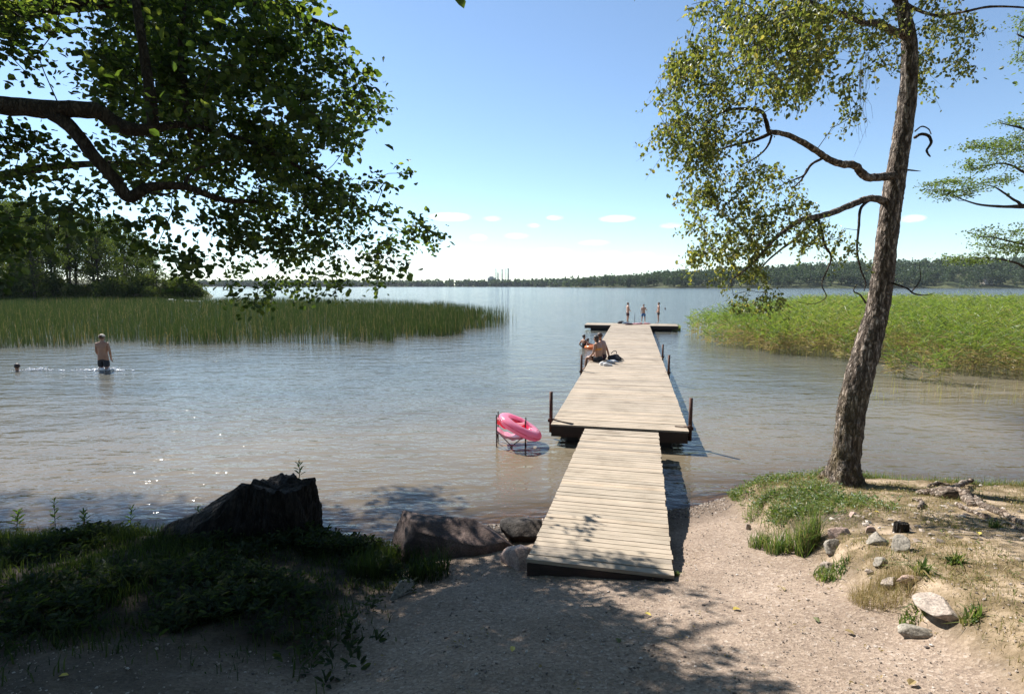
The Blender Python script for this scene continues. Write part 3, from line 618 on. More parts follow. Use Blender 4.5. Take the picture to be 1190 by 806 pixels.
TA = [targets(PA1, 350, 5.9, 9.2, g),
      targets([(130, 0), (360, 0), (380, 60), (330, 200), (250, 210), (190, 130)], 190, 5.9, 8.6, g),
      targets([(230, 130), (400, 130), (400, 250), (350, 310), (290, 250)], 150, 6.2, 8.6, g),
      targets([(-20, -10), (92, -10), (84, 40), (80, 72), (50, 90), (-20, 90)], 26, 5.2, 6.1, g),
      targets([(-30, 130), (40, 138), (100, 150), (105, 200), (60, 230), (-20, 215)], 24, 5.6, 6.6, g),
      targets([(-30, 215), (60, 225), (105, 255), (60, 290), (30, 325), (-30, 335)], 19, 4.4, 5.2, g),
      targets([(100, 215), (160, 235), (230, 245), (250, 262), (240, 290), (165, 290), (150, 300), (100, 260)], 24, 5.4, 6.4, g),
      targets([(205, 290), (240, 290), (240, 318), (205, 335)], 7, 5.4, 6, g),
      targets([(245, 240), (300, 240), (300, 300), (262, 300)], 14, 5.8, 6.6, g)]
holes = [(250, 65, 9), (285, 210, 9), (325, 130, 10), (335, 235, 8), (375, 180, 10), (300, 120, 7), (262, 150, 8), (350, 70, 7), (405, 200, 10), (215, 265, 12)]
def drop(T, holes):
    px, f = to_px(T); k = np.ones(len(T), bool)
    for a, b, r in holes: k &= np.hypot(px[:, 0]-a, px[:, 1]-b) > r+9
    return T[k]
LG = [(-40, 122), (60, 127), (108, 128), (150, 150), (178, 151), (82, 148), (108, 180), (130, 205), (150, 229), (190, 216), (240, 226)]
TA = [drop(t, holes) for t in TA]
def keep_limbs(T):
    px, f = to_px(T); d = np.full(len(T), 1e9)
    for (x1, y1), (x2, y2) in zip(LG[:-1], LG[1:]):
        if (x1, y1) == (178, 151): continue
        v = np.array([x2-x1, y2-y1]); t = np.clip(((px-[x1, y1])@v)/(v@v), 0, 1); d = np.minimum(d, np.linalg.norm(px-([x1, y1]+t[:, None]*v), axis=1))
    return T[(d > 26) | ((g.random(len(T)) < .3) & (T[:, 1] > 5.9))]
TA = [keep_limbs(t) for t in TA]
# crown clusters added, mostly out of frame, to throw shade on the left bank
SDn = np.array(SD)
shade = [([(-260, 585), (60, 596), (200, 600), (380, 600), (460, 640), (560, 655), (615, 650), (600, 680), (655, 700), (700, 760), (740, 806), (760, 900), (-260, 900)], 1250), ([(-260, 588), (60, 598), (385, 602), (390, 655), (-260, 655)], 420), ([(600, 655), (655, 655), (700, 690), (745, 715), (760, 740), (770, 780), (790, 850), (700, 880), (620, 700)], 30), ([(425, 575), (500, 570), (520, 590), (440, 602)], 22), ([(480, 600), (560, 612), (600, 640), (480, 640)], 26)]
bright = [[(5, 602), (55, 605), (55, 632), (8, 636)], [(75, 640), (130, 625), (125, 655), (80, 662)], [(150, 655), (190, 648), (185, 665)], [(0, 765), (50, 770), (40, 800), (0, 800)], [(330, 775), (360, 770), (380, 790)], [(480, 715), (560, 705), (550, 725)], [(420, 770), (450, 765), (455, 785)]]
q = []
for poly, n in shade:
    pts_ = samp_poly(poly, n, g)
    for a_, b_ in pts_:
        if any(inpoly(np.array([[a_, b_]]), h_)[0] for h_ in bright): continue
        G0 = ground_pt(a_, min(b_, 1100)) if b_ > 608 or a_ < 390 else flat(a_, b_)
        for _ in range(16):
            zt = 4.2+9.5*g.random(); P_ = G0+SDn*((zt-G0[2])/SDn[2]); pxx, f_ = to_px(P_[None]); x_, y_ = pxx[0]
            if not (-45 < x_ < 1230 and y_ > -42) or inpoly(pxx, PA1)[0]: q.append(P_); break
def inshade(P_):
    G0 = P_-SDn*((P_[2]-.7)/SDn[2]); pp_, f_ = to_px(G0[None]); return f_[0] < 0.3 or pp_[0, 1] > 815 or pp_[0, 0] < -40 or inpoly(pp_, shade[0][0])[0]
q2 = np.stack([-10+9.6*g.random(6000), 1.5+5.5*g.random(6000), 5.2+4.5*g.random(6000)], 1); px, f = to_px(q2)  # more unseen clusters added overhead to cut sky light on the bank
q2 = [P_ for P_, y_ in zip(q2, px[:, 1]) if y_ < -50 and inshade(P_)][:420]; q = q+q2
def dap_hit(P_):
    G0 = P_-np.array(SD)*((P_[2]-.7)/SD[2]); pp_, f_ = to_px(G0[None]); return f_[0] > .3 and inpoly(pp_, DAP)[0]
q = [P_ for P_ in q if not (lit_hit(P_) and g.random() < .95) and not (dap_hit(P_) and g.random() < .5)]; q = np.array(q); print('shade clusters', len(q), q.min(0), q.max(0))
a_all = np.concatenate(TA+[q])
alder = empty('alder_tree', (ax, ay, az_), label='dark leafy alder whose low limbs reach in over the left bank', cat='tree')
def rebase(o, root): o.data.transform(Matrix.Translation(-Vector(root.location))); return o
rebase(tube_obj('trunk', [a_trunk], M_alderbark, alder, 20, .04, 1), alder)
for l in a_limbs: rebase(tube_obj('limb', [l], M_alderbark, alder, 12, .05, 2), alder)
ch, tips = grow(a_limbs+[a_trunk], a_all, g, rt=.0032, ex=.36)
rebase(tube_obj('twigs', ch, M_alderbark, alder, 5), alder)['kind'] = 'stuff'
nv = len(a_all)-len(q)
b1 = scatter_leaves(a_all[:nv], tips[:nv], 28, (.13, .15, .10), .077, g, .55, .35)
b2 = scatter_leaves(a_all[nv:], tips[nv:], 30, (.26, .26, .16), .10, g, .9, .1)
B = [np.concatenate([x, y]) for x, y in zip(b1, b2)]
px, f = to_px(B[0]); 
cr = rebase(leaf_mesh('crown', B[0], B[1], B[2], B[3], B[3]*.82, M_alder, alder, g=g), alder); cr['kind'] = 'stuff'

# --- birch on the right bank
g = np.random.default_rng(33)
BY = 7.25
bp = [(979, 566, .36), (980, 556, .31), (982, 538, .265), (985, 515, .24), (990, 475, .235), (998, 439, .232), (1009, 400, .215), (1020, 359, .19), (1026, 320, .18), (1029, 290, .172), (1034, 250, .168), (1038, 223, .168), (1044, 185, .158), (1050, 149, .15), (1055, 110, .142), (1057, 74, .13), (1056, 45, .122), (1050, 15, .105), (1044, -15, .095), (1038, -80, .08), (1045, -160, .06), (1050, -260, .03)]
b_trunk = smooth_path([at(x, y, BY+.0008*(560-y)*.6) for x, y, r in bp], [r for *_, r in bp], 6)
base = at(979, 562, BY); bz = terr1(base[0], base[1]); print('birch', base, bz)
b_trunk[0][0, 2] = bz-.08
birch = empty('birch_tree', (base[0], base[1], bz), label='leaning birch with rough mossy bark standing on the right bank', cat='tree')
def build_tube_bark(path, sides, seed):
    P, r = path; P2, r2 = smooth_path(P, r, 3); n = len(P2); th = np.linspace(0, 2*np.pi, sides, endpoint=False)
    s = np.arange(n)[:, None]*.5; h = .05*fbm(np.cos(th)[None]*3.2+s*.12, np.sin(th)[None]*3.2+s*.2+9, seed, 4)+.045*fbm(np.cos(th)[None]*8+s*.5, np.sin(th)[None]*8+s*.7, seed+4, 3)
    return P2, r2[:, None]*(1+2.0*h)
b_trunk = (b_trunk[0], b_trunk[1]*np.interp(b_trunk[0][:, 2], [bz, bz+1.5, 6], [.68, .72, .70]))
P2, rr = build_tube_bark(b_trunk, 48, 3)
V, Q, T = tubes([(P2, rr[:, 0])], 48)
cen = P2; k = len(P2)*48; Vr = V[:k].reshape(len(P2), 48, 3); Vr = cen[:, None]+(Vr-cen[:, None])*(rr/rr[:, 0:1])[..., None]; 
th = np.linspace(0, 2*np.pi, 48, endpoint=False)
ft = np.clip(1-(P2[:, 2]-bz)/.35, 0, 1)**2; Vr = cen[:, None]+(Vr-cen[:, None])*(1+ft[:, None]*.35*np.maximum(np.sin(th*4+.7), 0)[None])[..., None]
V = np.concatenate([Vr.reshape(-1, 3), V[k:]])
V[-2] = P2[-1]; V[-1] = P2[0]
rebase(mesh_np('trunk', V, [Q, T], M_birchbark, birch, smooth=True), birch)
b_limbs = [
 pp([(1038, 204), (1022, 206), (1008, 206), (1000, 200), (993, 192), (975, 190), (960, 183), (945, 173), (925, 161), (908, 155), (893, 153)], [.055, .05, .048, .048, .046, .042, .038, .036, .032, .028, .024], [7.35, 7.3, 7.2, 7.15, 7.1, 7.0, 6.95, 6.9, 6.8, 6.7, 6.6]),
 pp([(893, 153), (890, 140), (885, 130), (870, 127), (852, 127), (832, 134), (815, 150)], [.024, .022, .02, .018, .015, .011, .007], [6.6, 6.6, 6.6, 6.6, 6.55, 6.5, 6.5]),
 pp([(897, 154), (880, 162), (860, 167), (842, 172), (825, 182)], [.022, .018, .015, .011, .007], [6.6, 6.7, 6.8, 6.9, 7]),
 pp([(897, 157), (893, 168), (885, 178), (872, 187), (860, 192)], [.013, .012, .01, .008, .005], [6.65, 6.7, 6.7, 6.8, 6.8]),
 pp([(958, 183), (943, 191), (935, 203), (925, 208), (912, 213)], [.018, .015, .012, .009, .006], [6.95, 6.9, 6.9, 6.9, 6.9]),
 pp([(938, 196), (932, 208), (922, 218)], [.012, .009, .006], [6.9, 6.95, 7]),
 pp([(1032, 236), (1018, 231), (1005, 232), (985, 240), (965, 248), (948, 252), (932, 255), (915, 266), (900, 278), (885, 295), (868, 312), (850, 325)], [.05, .044, .042, .04, .038, .036, .032, .026, .022, .017, .012, .007], [7.4, 7.35, 7.3, 7.2, 7.1, 7.0, 6.9, 6.85, 6.8, 6.7, 6.6, 6.6]),
 pp([(955, 250), (940, 262), (925, 277), (910, 288), (892, 303), (880, 318)], [.026, .022, .018, .014, .01, .006], [7.05, 7.0, 7.0, 7.0, 7.1, 7.1]),
 pp([(950, 254), (955, 268), (958, 284), (966, 298), (962, 312), (955, 330), (960, 345), (945, 353), (925, 350)], [.018, .016, .015, .012, .009, .007, .006, .004, .003], [7.0, 6.95, 6.9, 6.9, 6.9, 6.9, 6.9, 6.95, 7]),
 pp([(1008, 234), (1000, 243), (998, 262), (996, 290), (1000, 312), (1006, 328), (1004, 338)], [.02, .017, .015, .013, .01, .008, .006], [7.3, 7.2, 7.15, 7.1, 7.1, 7.1, 7.1]),
 pp([(1063, 160), (1070, 156), (1079, 158), (1082, 166), (1077, 175), (1081, 182)], [.02, .018, .018, .016, .014, .008], [7.5, 7.4, 7.35, 7.3, 7.3, 7.3]),
 pp([(1063, 153), (1071, 147), (1079, 150), (1082, 156)], [.01, .009, .007, .006], [7.5, 7.45, 7.4, 7.35]),
 pp([(1050, 197), (1060, 198), (1070, 199)], [.014, .01, .003], [7.5, 7.45, 7.4]),
 pp([(1056, 42), (1042, 38), (1030, 33), (1018, 27), (1005, 27), (990, 20), (960, 10), (920, -5)], [.06, .05, .046, .04, .034, .03, .025, .02], [7.5, 7.4, 7.3, 7.2, 7.0, 6.8, 6.3, 5.8]),
 pp([(1042, 0), (1030, -20), (1000, -40), (950, -50), (890, -60), (840, -50)], [.05, .045, .04, .03, .022, .012], [7.5, 7.4, 7.2, 6.9, 6.5, 6.2]),
 pp([(1052, 5), (1072, 14), (1090, 18), (1120, 14), (1150, 8), (1190, 9), (1215, 14)], [.03, .02, .017, .014, .013, .010, .006], [7.6, 7.6, 7.5, 7.3, 7.2, 7.1, 7]),
 pp([(1026, 325), (1040, 330), (1054, 335), (1062, 341), (1074, 343), (1084, 341)], [.014, .011, .01, .009, .006, .003], [7.35, 7.2, 7.1, 7.0, 6.95, 6.9]),
 pp([(1060, 338), (1066, 331), (1070, 322), (1068, 308)], [.008, .007, .005, .003], [7.0, 7.0, 7, 7]),
 pp([(1006, 352), (1000, 343), (992, 338), (996, 330)], [.012, .009, .007, .004], [7.2, 7.1, 7.05, 7]),
]
for l in b_limbs: rebase(tube_obj('limb', [l], M_twig if l[1][0] < .03 else M_birchbark, birch, 10, .08, 2), birch)
PB = [([(800, -5), (960, -5), (968, 60), (945, 110), (905, 122), (880, 130), (845, 122), (800, 118), (788, 80), (800, 40)], 130, 5.9, 7.4),
      ([(850, -5), (965, -5), (960, 60), (930, 95), (880, 90), (860, 50)], 70, 4.9, 5.8),
      ([(960, -5), (1040, -5), (1045, 60), (1032, 78), (1000, 70), (985, 50)], 34, 6.4, 7.6),
      ([(968, 80), (995, 85), (996, 120), (990, 148), (975, 120)], 9, 6.5, 7),
      ([(778, 60), (830, 60), (850, 115), (840, 150), (815, 170), (775, 180), (765, 130)], 62, 6.2, 7.3),
      ([(765, 130), (830, 140), (880, 140), (885, 150), (850, 178), (830, 200), (812, 225), (800, 250), (780, 190)], 46, 6.3, 7.2),
      ([(830, 190), (870, 185), (905, 190), (925, 205), (930, 235), (900, 255), (870, 300), (835, 300), (815, 285), (800, 230)], 88, 6.4, 7.4),
      ([(870, 250), (930, 240), (985, 245), (990, 285), (975, 298), (950, 280), (910, 290), (880, 320), (840, 330), (830, 300)], 52, 6.5, 7.2),
      ([(805, 280), (822, 280), (822, 300), (805, 300)], 6, 6.6, 6.8), ([(850, 338), (860, 338), (860, 350), (850, 350)], 2, 6.6, 6.8), ([(882, 338), (904, 340), (900, 352), (884, 348)], 6, 6.6, 6.8),
      ([(1062, -5), (1110, -5), (1135, 25), (1125, 50), (1090, 45), (1070, 30)], 24, 7.0, 8.2),
      ([(1060, 40), (1095, 50), (1085, 80), (1075, 108), (1062, 105)], 13, 7.4, 8), ([(1098, 62), (1130, 68), (1138, 85), (1110, 90)], 6, 7.4, 7.8)]
TB = np.concatenate([targets(p, n, a, b, g) for p, n, a, b in PB])
q = unit(g.normal(size=(2500, 3)))*g.random((2500, 1))**(1/3.)*np.array([3.6, 2.6, 2.6])+np.array([4.6, 7.6, 8.9])
px, f = to_px(q); q = q[~((px[:, 0] > -25) & (px[:, 0] < 1215) & (px[:, 1] > -45))][:500]
TBa = np.concatenate([TB, q])
ch, tips = grow(b_limbs+[b_trunk], TBa, g, rt=.0026, ex=.36, step=.18)
rebase(tube_obj('twigs', ch, M_twig, birch, 5), birch)['kind'] = 'stuff'
# hanging sprays below each twig end
nt_ = len(TB); hang = []; Pl, Dl, Nl, Ll = [], [], [], []
for i in range(len(TBa)):
    vis = i < nt_; ns = 3 if vis else 3
    for s in range(ns):
        ln = (.16+.26*g.random()) if vis else .6; d = unit(np.array([*(g.normal(size=2)*.55), -1.0])); st = TBa[i]+g.normal(size=3)*.06
        side = g.normal(size=2)*.10; pts = np.array([st+d*ln*t*np.array([1-.4*t, 1-.4*t, 1])+np.array([side[0]*t*t, side[1]*t*t, .05*math.sin(t*2)]) for t in (0, .3, .65, 1)])
        hang.append((pts, np.array([.0022, .002, .0015, .001]))); m = 11 if vis else 12
        tt = g.random(m); bp_ = np.stack([np.interp(tt, (0, .3, .65, 1), pts[:, c]) for c in range(3)], 1)
        Pl.append(bp_+g.normal(size=(m, 3))*.022); Dl.append(unit(g.normal(size=(m, 3))*.75+np.array([0, 0, -.75]))); Nl.append(unit(g.normal(size=(m, 3))+np.array([0, 0, .3]))); Ll.append((.05 if vis else .075)*(.6+.6*g.random(m)))
Pl, Dl, Nl, Ll = map(np.concatenate, (Pl, Dl, Nl, Ll))
rebase(tube_obj('hanging_twigs', hang, M_twig, birch, 3), birch)['kind'] = 'stuff'
rebase(leaf_mesh('crown', Pl, Dl, Nl, Ll, Ll*.68, M_birch, birch, g=g, v=g.random(len(Pl))**1.3), birch)['kind'] = 'stuff'
# fine bare hanging twigs beside the crown
hb = []
for k in range(16):
    x = 996+g.random()*14; y0 = 60+g.random()*30; y1 = y0+50+g.random()*50; Yv = 6.9+.3*g.random(); hb.append((np.array([at(x+g.normal()*1.5*j-j*1.2, y0+(y1-y0)*j/4, Yv) for j in range(5)]), np.linspace(.0022, .0012, 5)))
rebase(tube_obj('bare_twigs', hb, M_twig, birch, 3), birch)['kind'] = 'stuff'

# --- tree off to the right, only its spreading sprays reach in
g = np.random.default_rng(44)
rx, ry = 13.6, 10.2; rz_ = terr1(rx, ry)
rt_ = empty('spreading_tree', (rx, ry, rz_), label='tree with flat airy leaf sprays reaching in at the right edge', cat='tree')
r_trunk = smooth_path([[rx, ry, rz_-.1], [rx, ry, rz_+.6], [rx+.1, ry, 3], [rx-.1, ry+.1, 5.5], [rx, ry, 8.5], [rx+.1, ry, 11]], [.3, .22, .2, .17, .12, .03], 6)
def rl(z0, pts, rs, Ys): return smooth_path([[rx, ry, z0], [(rx+at(1215, pts[0][1], Ys[0])[0])/2, ry-.1, (z0+at(1215, pts[0][1], Ys[0])[2])/2+.15]]+[at(x, y, Yv) for (x, y), Yv in zip(pts, Ys)], [rs[0]*1.4, rs[0]*1.2]+rs, 5)
r_limbs = [rl(4.0, [(1215, 240), (1190, 240), (1165, 240), (1140, 238), (1122, 233), (1105, 226)], [.045, .035, .024, .018, .012, .007], [10, 10, 9.9, 9.8, 9.7, 9.6]),
  rl(4.1, [(1205, 240), (1182, 234), (1168, 225), (1155, 217), (1140, 214)], [.03, .022, .016, .011, .006], [10, 10, 10.1, 10.2, 10.3]),
  rl(4.9, [(1210, 205), (1190, 200), (1175, 192), (1158, 190), (1140, 196)], [.03, .022, .016, .011, .006], [10, 10, 9.8, 9.7, 9.6]),
  rl(5.2, [(1210, 160), (1190, 150), (1175, 146), (1162, 143)], [.03, .02, .013, .006], [10.4, 10.4, 10.3, 10.3]),
  rl(3.6, [(1210, 290), (1190, 284), (1172, 280), (1155, 276), (1138, 275)], [.03, .02, .016, .011, .006], [9.6, 9.6, 9.5, 9.5, 9.5]),
  rl(3.3, [(1210, 312), (1180, 305), (1155, 300), (1125, 300)], [.025, .018, .012, .006], [9.8, 9.8, 9.7, 9.7]),
  rl(7.0, [(1215, 45), (1195, 45), (1182, 40)], [.03, .02, .01], [10, 10, 10]),
  smooth_path([[rx, ry, 6], [12.2, 9.4, 7.2], [11.4, 9, 8]], [.09, .06, .02], 5), smooth_path([[rx, ry, 6], [13.5, 12.2, 7.2], [13.4, 14, 7.6]], [.09, .06, .02], 5), smooth_path([[rx, ry, 5], [15, 10.5, 6.5], [16.5, 10.2, 7]], [.09, .06, .02], 5)]
PR = [([(1070, 212), (1100, 207), (1140, 207), (1150, 216), (1135, 224), (1100, 232), (1078, 226)], 62, 9.4, 10), ([(1150, 200), (1178, 205), (1180, 215), (1155, 214)], 10, 9.8, 10.3),
      ([(1118, 188), (1150, 186), (1150, 197), (1118, 200)], 18, 9.5, 9.9), ([(1122, 168), (1135, 163), (1150, 172), (1125, 175)], 14, 9.5, 9.9), ([(1150, 160), (1195, 150), (1200, 200), (1160, 196), (1145, 180)], 75, 9.5, 10.6),
      ([(1158, 140), (1200, 135), (1200, 146), (1160, 147)], 16, 10, 10.6), ([(1130, 268), (1150, 263), (1165, 276), (1200, 255), (1200, 292), (1160, 296), (1135, 285)], 70, 9.3, 10),
      ([(1100, 298), (1150, 294), (1160, 302), (1120, 307), (1095, 308)], 26, 9.6, 9.9), ([(1170, 22), (1205, 15), (1205, 70), (1180, 75), (1175, 55)], 26, 9.8, 10.4)]
TR = np.concatenate([targets(p, n, a, b, g) for p, n, a, b in PR])
q = unit(g.normal(size=(1600, 3)))*g.random((1600, 1))**(1/3.)*np.array([3.8, 3.6, 3.6])+np.array([14.2, 10.6, 7.2]); px, f = to_px(q); q = q[~((px[:, 0] < 1215) & (px[:, 1] > -30))][:360]
ch, tips = grow(r_limbs+[r_trunk], np.concatenate([TR, q]), g, rt=.003, ex=.36, step=.2)
rebase(tube_obj('trunk', [r_trunk], M_alderbark, rt_, 14, .04, 1), rt_)
for l in r_limbs: rebase(tube_obj('limb', [l], M_twig, rt_, 8, .06, 3), rt_)
rebase(tube_obj('twigs', ch, M_twig, rt_, 4), rt_)['kind'] = 'stuff'
n1 = len(TR); B1 = scatter_leaves(TR, tips[:n1], 26, (.14, .14, .035), .042, g, 1.2, 0); B2 = scatter_leaves(q, tips[n1:], 40, (.5, .5, .2), .10, g, 1, 0)
B = [np.concatenate([x, y]) for x, y in zip(B1, B2)]
rebase(leaf_mesh('crown', B[0], B[1], B[2], B[3], B[3]*.7, M_right, rt_, g=g), rt_)['kind'] = 'stuff'

# --- trees of the headland on the left
def far_tree_proto(name, seed, h, w, conifer=False, airy=False, low=.12):
    g = np.random.default_rng(seed); root = empty(name)
    tube_obj('trunk', [smooth_path([[0, 0, -.6], [0, 0, h*.2], [.02*h*g.normal(), 0, h*.55], [0, 0, h*.93]], [h*.016, h*.013, h*.009, .03], 4)], M_alderbark, root, 7)
    n = 26 if airy else 44; C = []
    for i in range(n):
        t = low+(1-low)*g.random()**(.85); prof = (1-t)*.9+.08 if conifer else max(.18, math.sin(min(1, (t-low*.4)/(1-low*.4))*math.pi)**.6)
        a = g.random()*6.28; rr = w/2*prof*math.sqrt(g.random()); C.append([rr*math.cos(a), rr*math.sin(a), t*h*.97, (.11 if not airy else .08)*w*(.7+.6*g.random())+.3])
    C = np.array(C); tube_obj('branches', [(np.array([[0, 0, max(.1*h, c[2]*.8)], [c[0]*.5, c[1]*.5, c[2]*.93], c[:3]]), np.array([.09, .06, .02])) for c in C], M_twig, root, 4)['kind'] = 'stuff'
    k = 95 if not airy else 110; P = np.repeat(C[:, :3], k, 0)+g.normal(size=(n*k, 3))*np.repeat(C[:, 3], k)[:, None]*np.array([.75, .75, .5]); P[:, 2] = np.clip(P[:, 2], .3, h*1.05)
    D = unit(g.normal(size=(n*k, 3))); L = .34*(.6+.7*g.random(n*k)); vv = np.clip(.5*g.random(n*k)+.5*np.repeat(g.random(n), k), 0, 1)
    leaf_mesh('crown', P, D, unit(g.normal(size=(n*k, 3))+np.array([0, 0, .4])), L, L*.8, M_far, root, g=g, v=vv)['kind'] = 'stuff'
    return root
def copy_tree(root, loc, rz, s, label=None, group=None):
    r = root.copy(); link(r); r.location = loc; r.rotation_euler = (0, 0, rz); r.scale = (s, s, s)
    if label: r['label'] = label
    if group: r['group'] = group
    for chd in list(root.children):
        c = chd.copy(); link(c); c.parent = r
    return r
g = np.random.default_rng(50)
protos = [far_tree_proto('headland_tree', 60, 19, 11), far_tree_proto('headland_tree', 61, 18, 9), far_tree_proto('headland_tree', 62, 20, 8, low=.2), far_tree_proto('headland_spruce', 63, 20, 6, conifer=True), far_tree_proto('headland_tree', 64, 17, 8, airy=True, low=.08), far_tree_proto('headland_bush', 65, 6, 7, low=.02)]
tagtxt = ['dark broad crowned tree in the wood behind the left rush bed', 'dark rounded tree in the wood behind the left rush bed', 'tall dark tree rising from the wood behind the left rush bed', 'narrow dark spruce in the wood behind the left rush bed', 'airy light tree with see-through crown at the right end of the wood', 'low dark waterside bush under the wood behind the left rush bed']
spec = []
def top(px): return float(np.interp(px, [-140, 0, 20, 50, 90, 120, 145, 175, 195, 212, 228, 238], [200, 212, 218, 232, 244, 244, 252, 270, 282, 308, 318, 336]))
for row, (Yr, n_) in enumerate([(106, 15), (116, 15), (130, 14)]):
    for i in range(n_):
        px = -130+(348 if row else 350)*(i+.5)/n_+g.normal()*6
        if px > 222-6*row: continue
        spec.append((px, Yr+g.normal()*2.5, top(px)+abs(g.normal())*9+(14 if row == 0 else 0)))
used = [False]*6
for (px, Yv, ty_) in spec:
    X0 = (px-595)/650*Yv*1.0; z0 = terr1(X0, Yv); Htop = 3+(HOR-ty_)*Yv/650; hh = Htop-z0
    if hh < 2: continue
    k = 4 if px > 158 else int(g.choice([0, 1, 2, 3, 0, 1])); H0_ = [19, 18, 20, 20, 17, 6][k]
    if used[k]: copy_tree(protos[k], (X0, Yv, z0-.1), g.random()*6.28, hh/H0_, tagtxt[k], 'trees of the wood on the left headland')
    else:
        used[k] = True; o = protos[k]; o.location = (X0, Yv, z0-.1); o.scale = (hh/H0_,)*3; tag(o, tagtxt[k], 'tree', 'trees of the wood on the left headland')
for i in range(22):
    px = -120+360*(i+.3)/22+g.normal()*4; Yv = 100.5+g.normal()*1.5 if px < 190 else 104+g.normal()
    X0 = (px-595)/650*Yv; z0 = max(terr1(X0, Yv), -.2); s = (.45+.45*g.random())*(.75 if px > 215 else 1)
    if used[5]: copy_tree(protos[5], (X0, Yv, z0), g.random()*6.28, s, tagtxt[5], 'waterside bushes under the wood')
    else: used[5] = True; o = protos[5]; o.location = (X0, Yv, z0); o.scale = (s,)*3; tag(o, tagtxt[5], 'bush', 'waterside bushes under the wood')
for k in range(6):
    if 'category' not in protos[k]:
        for c in list(protos[k].children): bpy.data.objects.remove(c)
        bpy.data.objects.remove(protos[k])
for o in bpy.data.objects:
    if o.get('group') == 'waterside bushes under the wood': o['category'] = 'bush'

# --- forest of the far shore: one mass
g = np.random.default_rng(70); Ps, Ls, Vv, Zs = [], [], [], []
nf = 2600
for i in range(nf):
    u = -.75+1.95*g.random() if i > 500 else .0+1.1*g.random(); yw = float(np.interp(u, FU, FY)); dep = g.random()**1.3*(230 if u > .15 else 120); Yv = yw+4+dep; X0 = u*Yv
    near = u > .16; z0 = terr1(X0, Yv); h = (13+8*g.random()+3*vn(np.array(u*40.), np.array(dep/80), 5)) if near else (12+8*g.random()); w = h*(.38+.25*g.random())
    m = 46 if near else 20; s = Yv/780
    q = unit(g.normal(size=(m, 3)))*g.random((m, 1))**.33; t = g.random()
    Ps.append(q*np.array([w/2, w/2, h*.46])+np.array([X0, Yv, z0+h*.52])); Ls.append((1.9*s*(.7+.6*g.random(m)))*(1 if near else 1.3)); Vv.append(np.clip(.65*t+.35*g.random(m), 0, 1))
Ps, Ls, Vv = map(np.concatenate, (Ps, Ls, Vv)); n = len(Ps)
fo = leaf_mesh('forest', Ps, unit(g.normal(size=(n, 3))), unit(g.normal(size=(n, 3))+np.array([0, 0, .5])), Ls*1.25, Ls*1.15, M_forest, v=Vv, g=g)
tag(fo, 'long dark green wooded shore across the lake', 'forest', kind='stuff')
# ------------------------------------------------------------------ reed beds
def bed(name, near, far, n, hfun, wfun, mat, label, lean=.08, power=1.0, g=rng, dens=None, leafy=False):
    nx, ny = zip(*near); fx, fy = zip(*far); V, F3, F4, vv3, vv4 = [], [], [], [], []
    px = nx[0]+(nx[-1]-nx[0])*g.random(n*2); yn = 3*650/(np.interp(px, nx, ny)-HOR); yf = np.interp(px, fx, fy)
    t = g.random(n*2)**power; Yv = yn+(yf-yn)*t; X0 = (px-595)/650*Yv
    keep = (yf > yn) & (vn(X0*.5+7, Yv*.35, 5)+.4*vn(X0*2, Yv*1.2, 8) > .62*(1-np.minimum(t*7, 1))+.12) & (g.random(n*2) < (dens(px, t, Yv) if dens else 1)); X0, Yv, t, px = X0[keep][:n], Yv[keep][:n], t[keep][:n], px[keep][:n]; return px, X0, Yv, t
def blades(name, X0, Y0, Z0, H, Wd, lean, v, mat, label=None, cat=None, parent=None, g=rng, face=None, kind='stuff'):
    n = len(X0); a = g.random(n)*6.28; L = np.stack([np.cos(a), np.sin(a)], 1)*(lean*H)[:, None]
    b = (g.random(n)*6.28) if face is None else face; S = np.stack([np.cos(b), np.sin(b), 0*b], 1)*Wd[:, None]*.5
    B = np.stack([X0, Y0, Z0], 1); M1 = B+np.stack([L[:, 0]*.2, L[:, 1]*.2, H*.5], 1); Tp = B+np.stack([L[:, 0], L[:, 1], H*(1-.35*np.minimum(lean, 1.5)**2)], 1)
    V = np.stack([B-S, B+S, M1+S*.8, M1-S*.8, Tp], 1); o = (np.arange(n)*5)[:, None]
    ob = mesh_np(name, V, [o+np.array([[0, 1, 2, 3]]), o+np.array([[3, 2, 4]])], mat, parent, v=[v, v]); tag(ob, label, cat, kind=kind); return ob
g = np.random.default_rng(80)
near = [(-330, 412), (0, 404), (120, 402), (250, 400), (330, 398), (420, 400), (480, 396), (530, 389), (575, 381), (600, 376)]
farL = [(-330, 100), (0, 99), (150, 99), (235, 99), (350, 97), (450, 85), (540, 66), (575, 56), (600, 50)]
px, X0, Y0, t = bed('rush', near, farL, 70000, None, None, None, '', power=1.35, g=g, dens=lambda p, t, Y: np.clip((602-p)/75, .01, 1)**1.7)
H = .9*(1.25+.35*g.random(len(X0)))*(.8+.2*sst(0, .2, t)); v = g.random(len(X0))**1.5*.8; v[g.random(len(v)) < .05] = 1; H *= .72+.5*vn(X0*.45, Y0*.3, 74); ln_ = np.abs(g.normal(size=len(X0)))*.08; br_ = g.random(len(X0)) < .06; ln_[br_] = .5+.7*g.random(br_.sum()); v[br_] = 1
blades('rushes', X0, Y0, 0*X0-.05, H, .013*(Y0/26)**.75, ln_, v, M_rush, 'dark green rush bed standing in the water on the left', 'rushes', g=g, face=g.normal(size=len(X0))*.5)
g = np.random.default_rng(81)
near = [(788, 378), (800, 390), (830, 402), (880, 412), (930, 422), (980, 430), (1040, 438), (1090, 447), (1130, 452), (1190, 455), (1400, 462)]
farR = [(788, 40), (800, 40), (830, 44), (870, 50), (920, 60), (960, 72), (1050, 74), (1400, 74)]
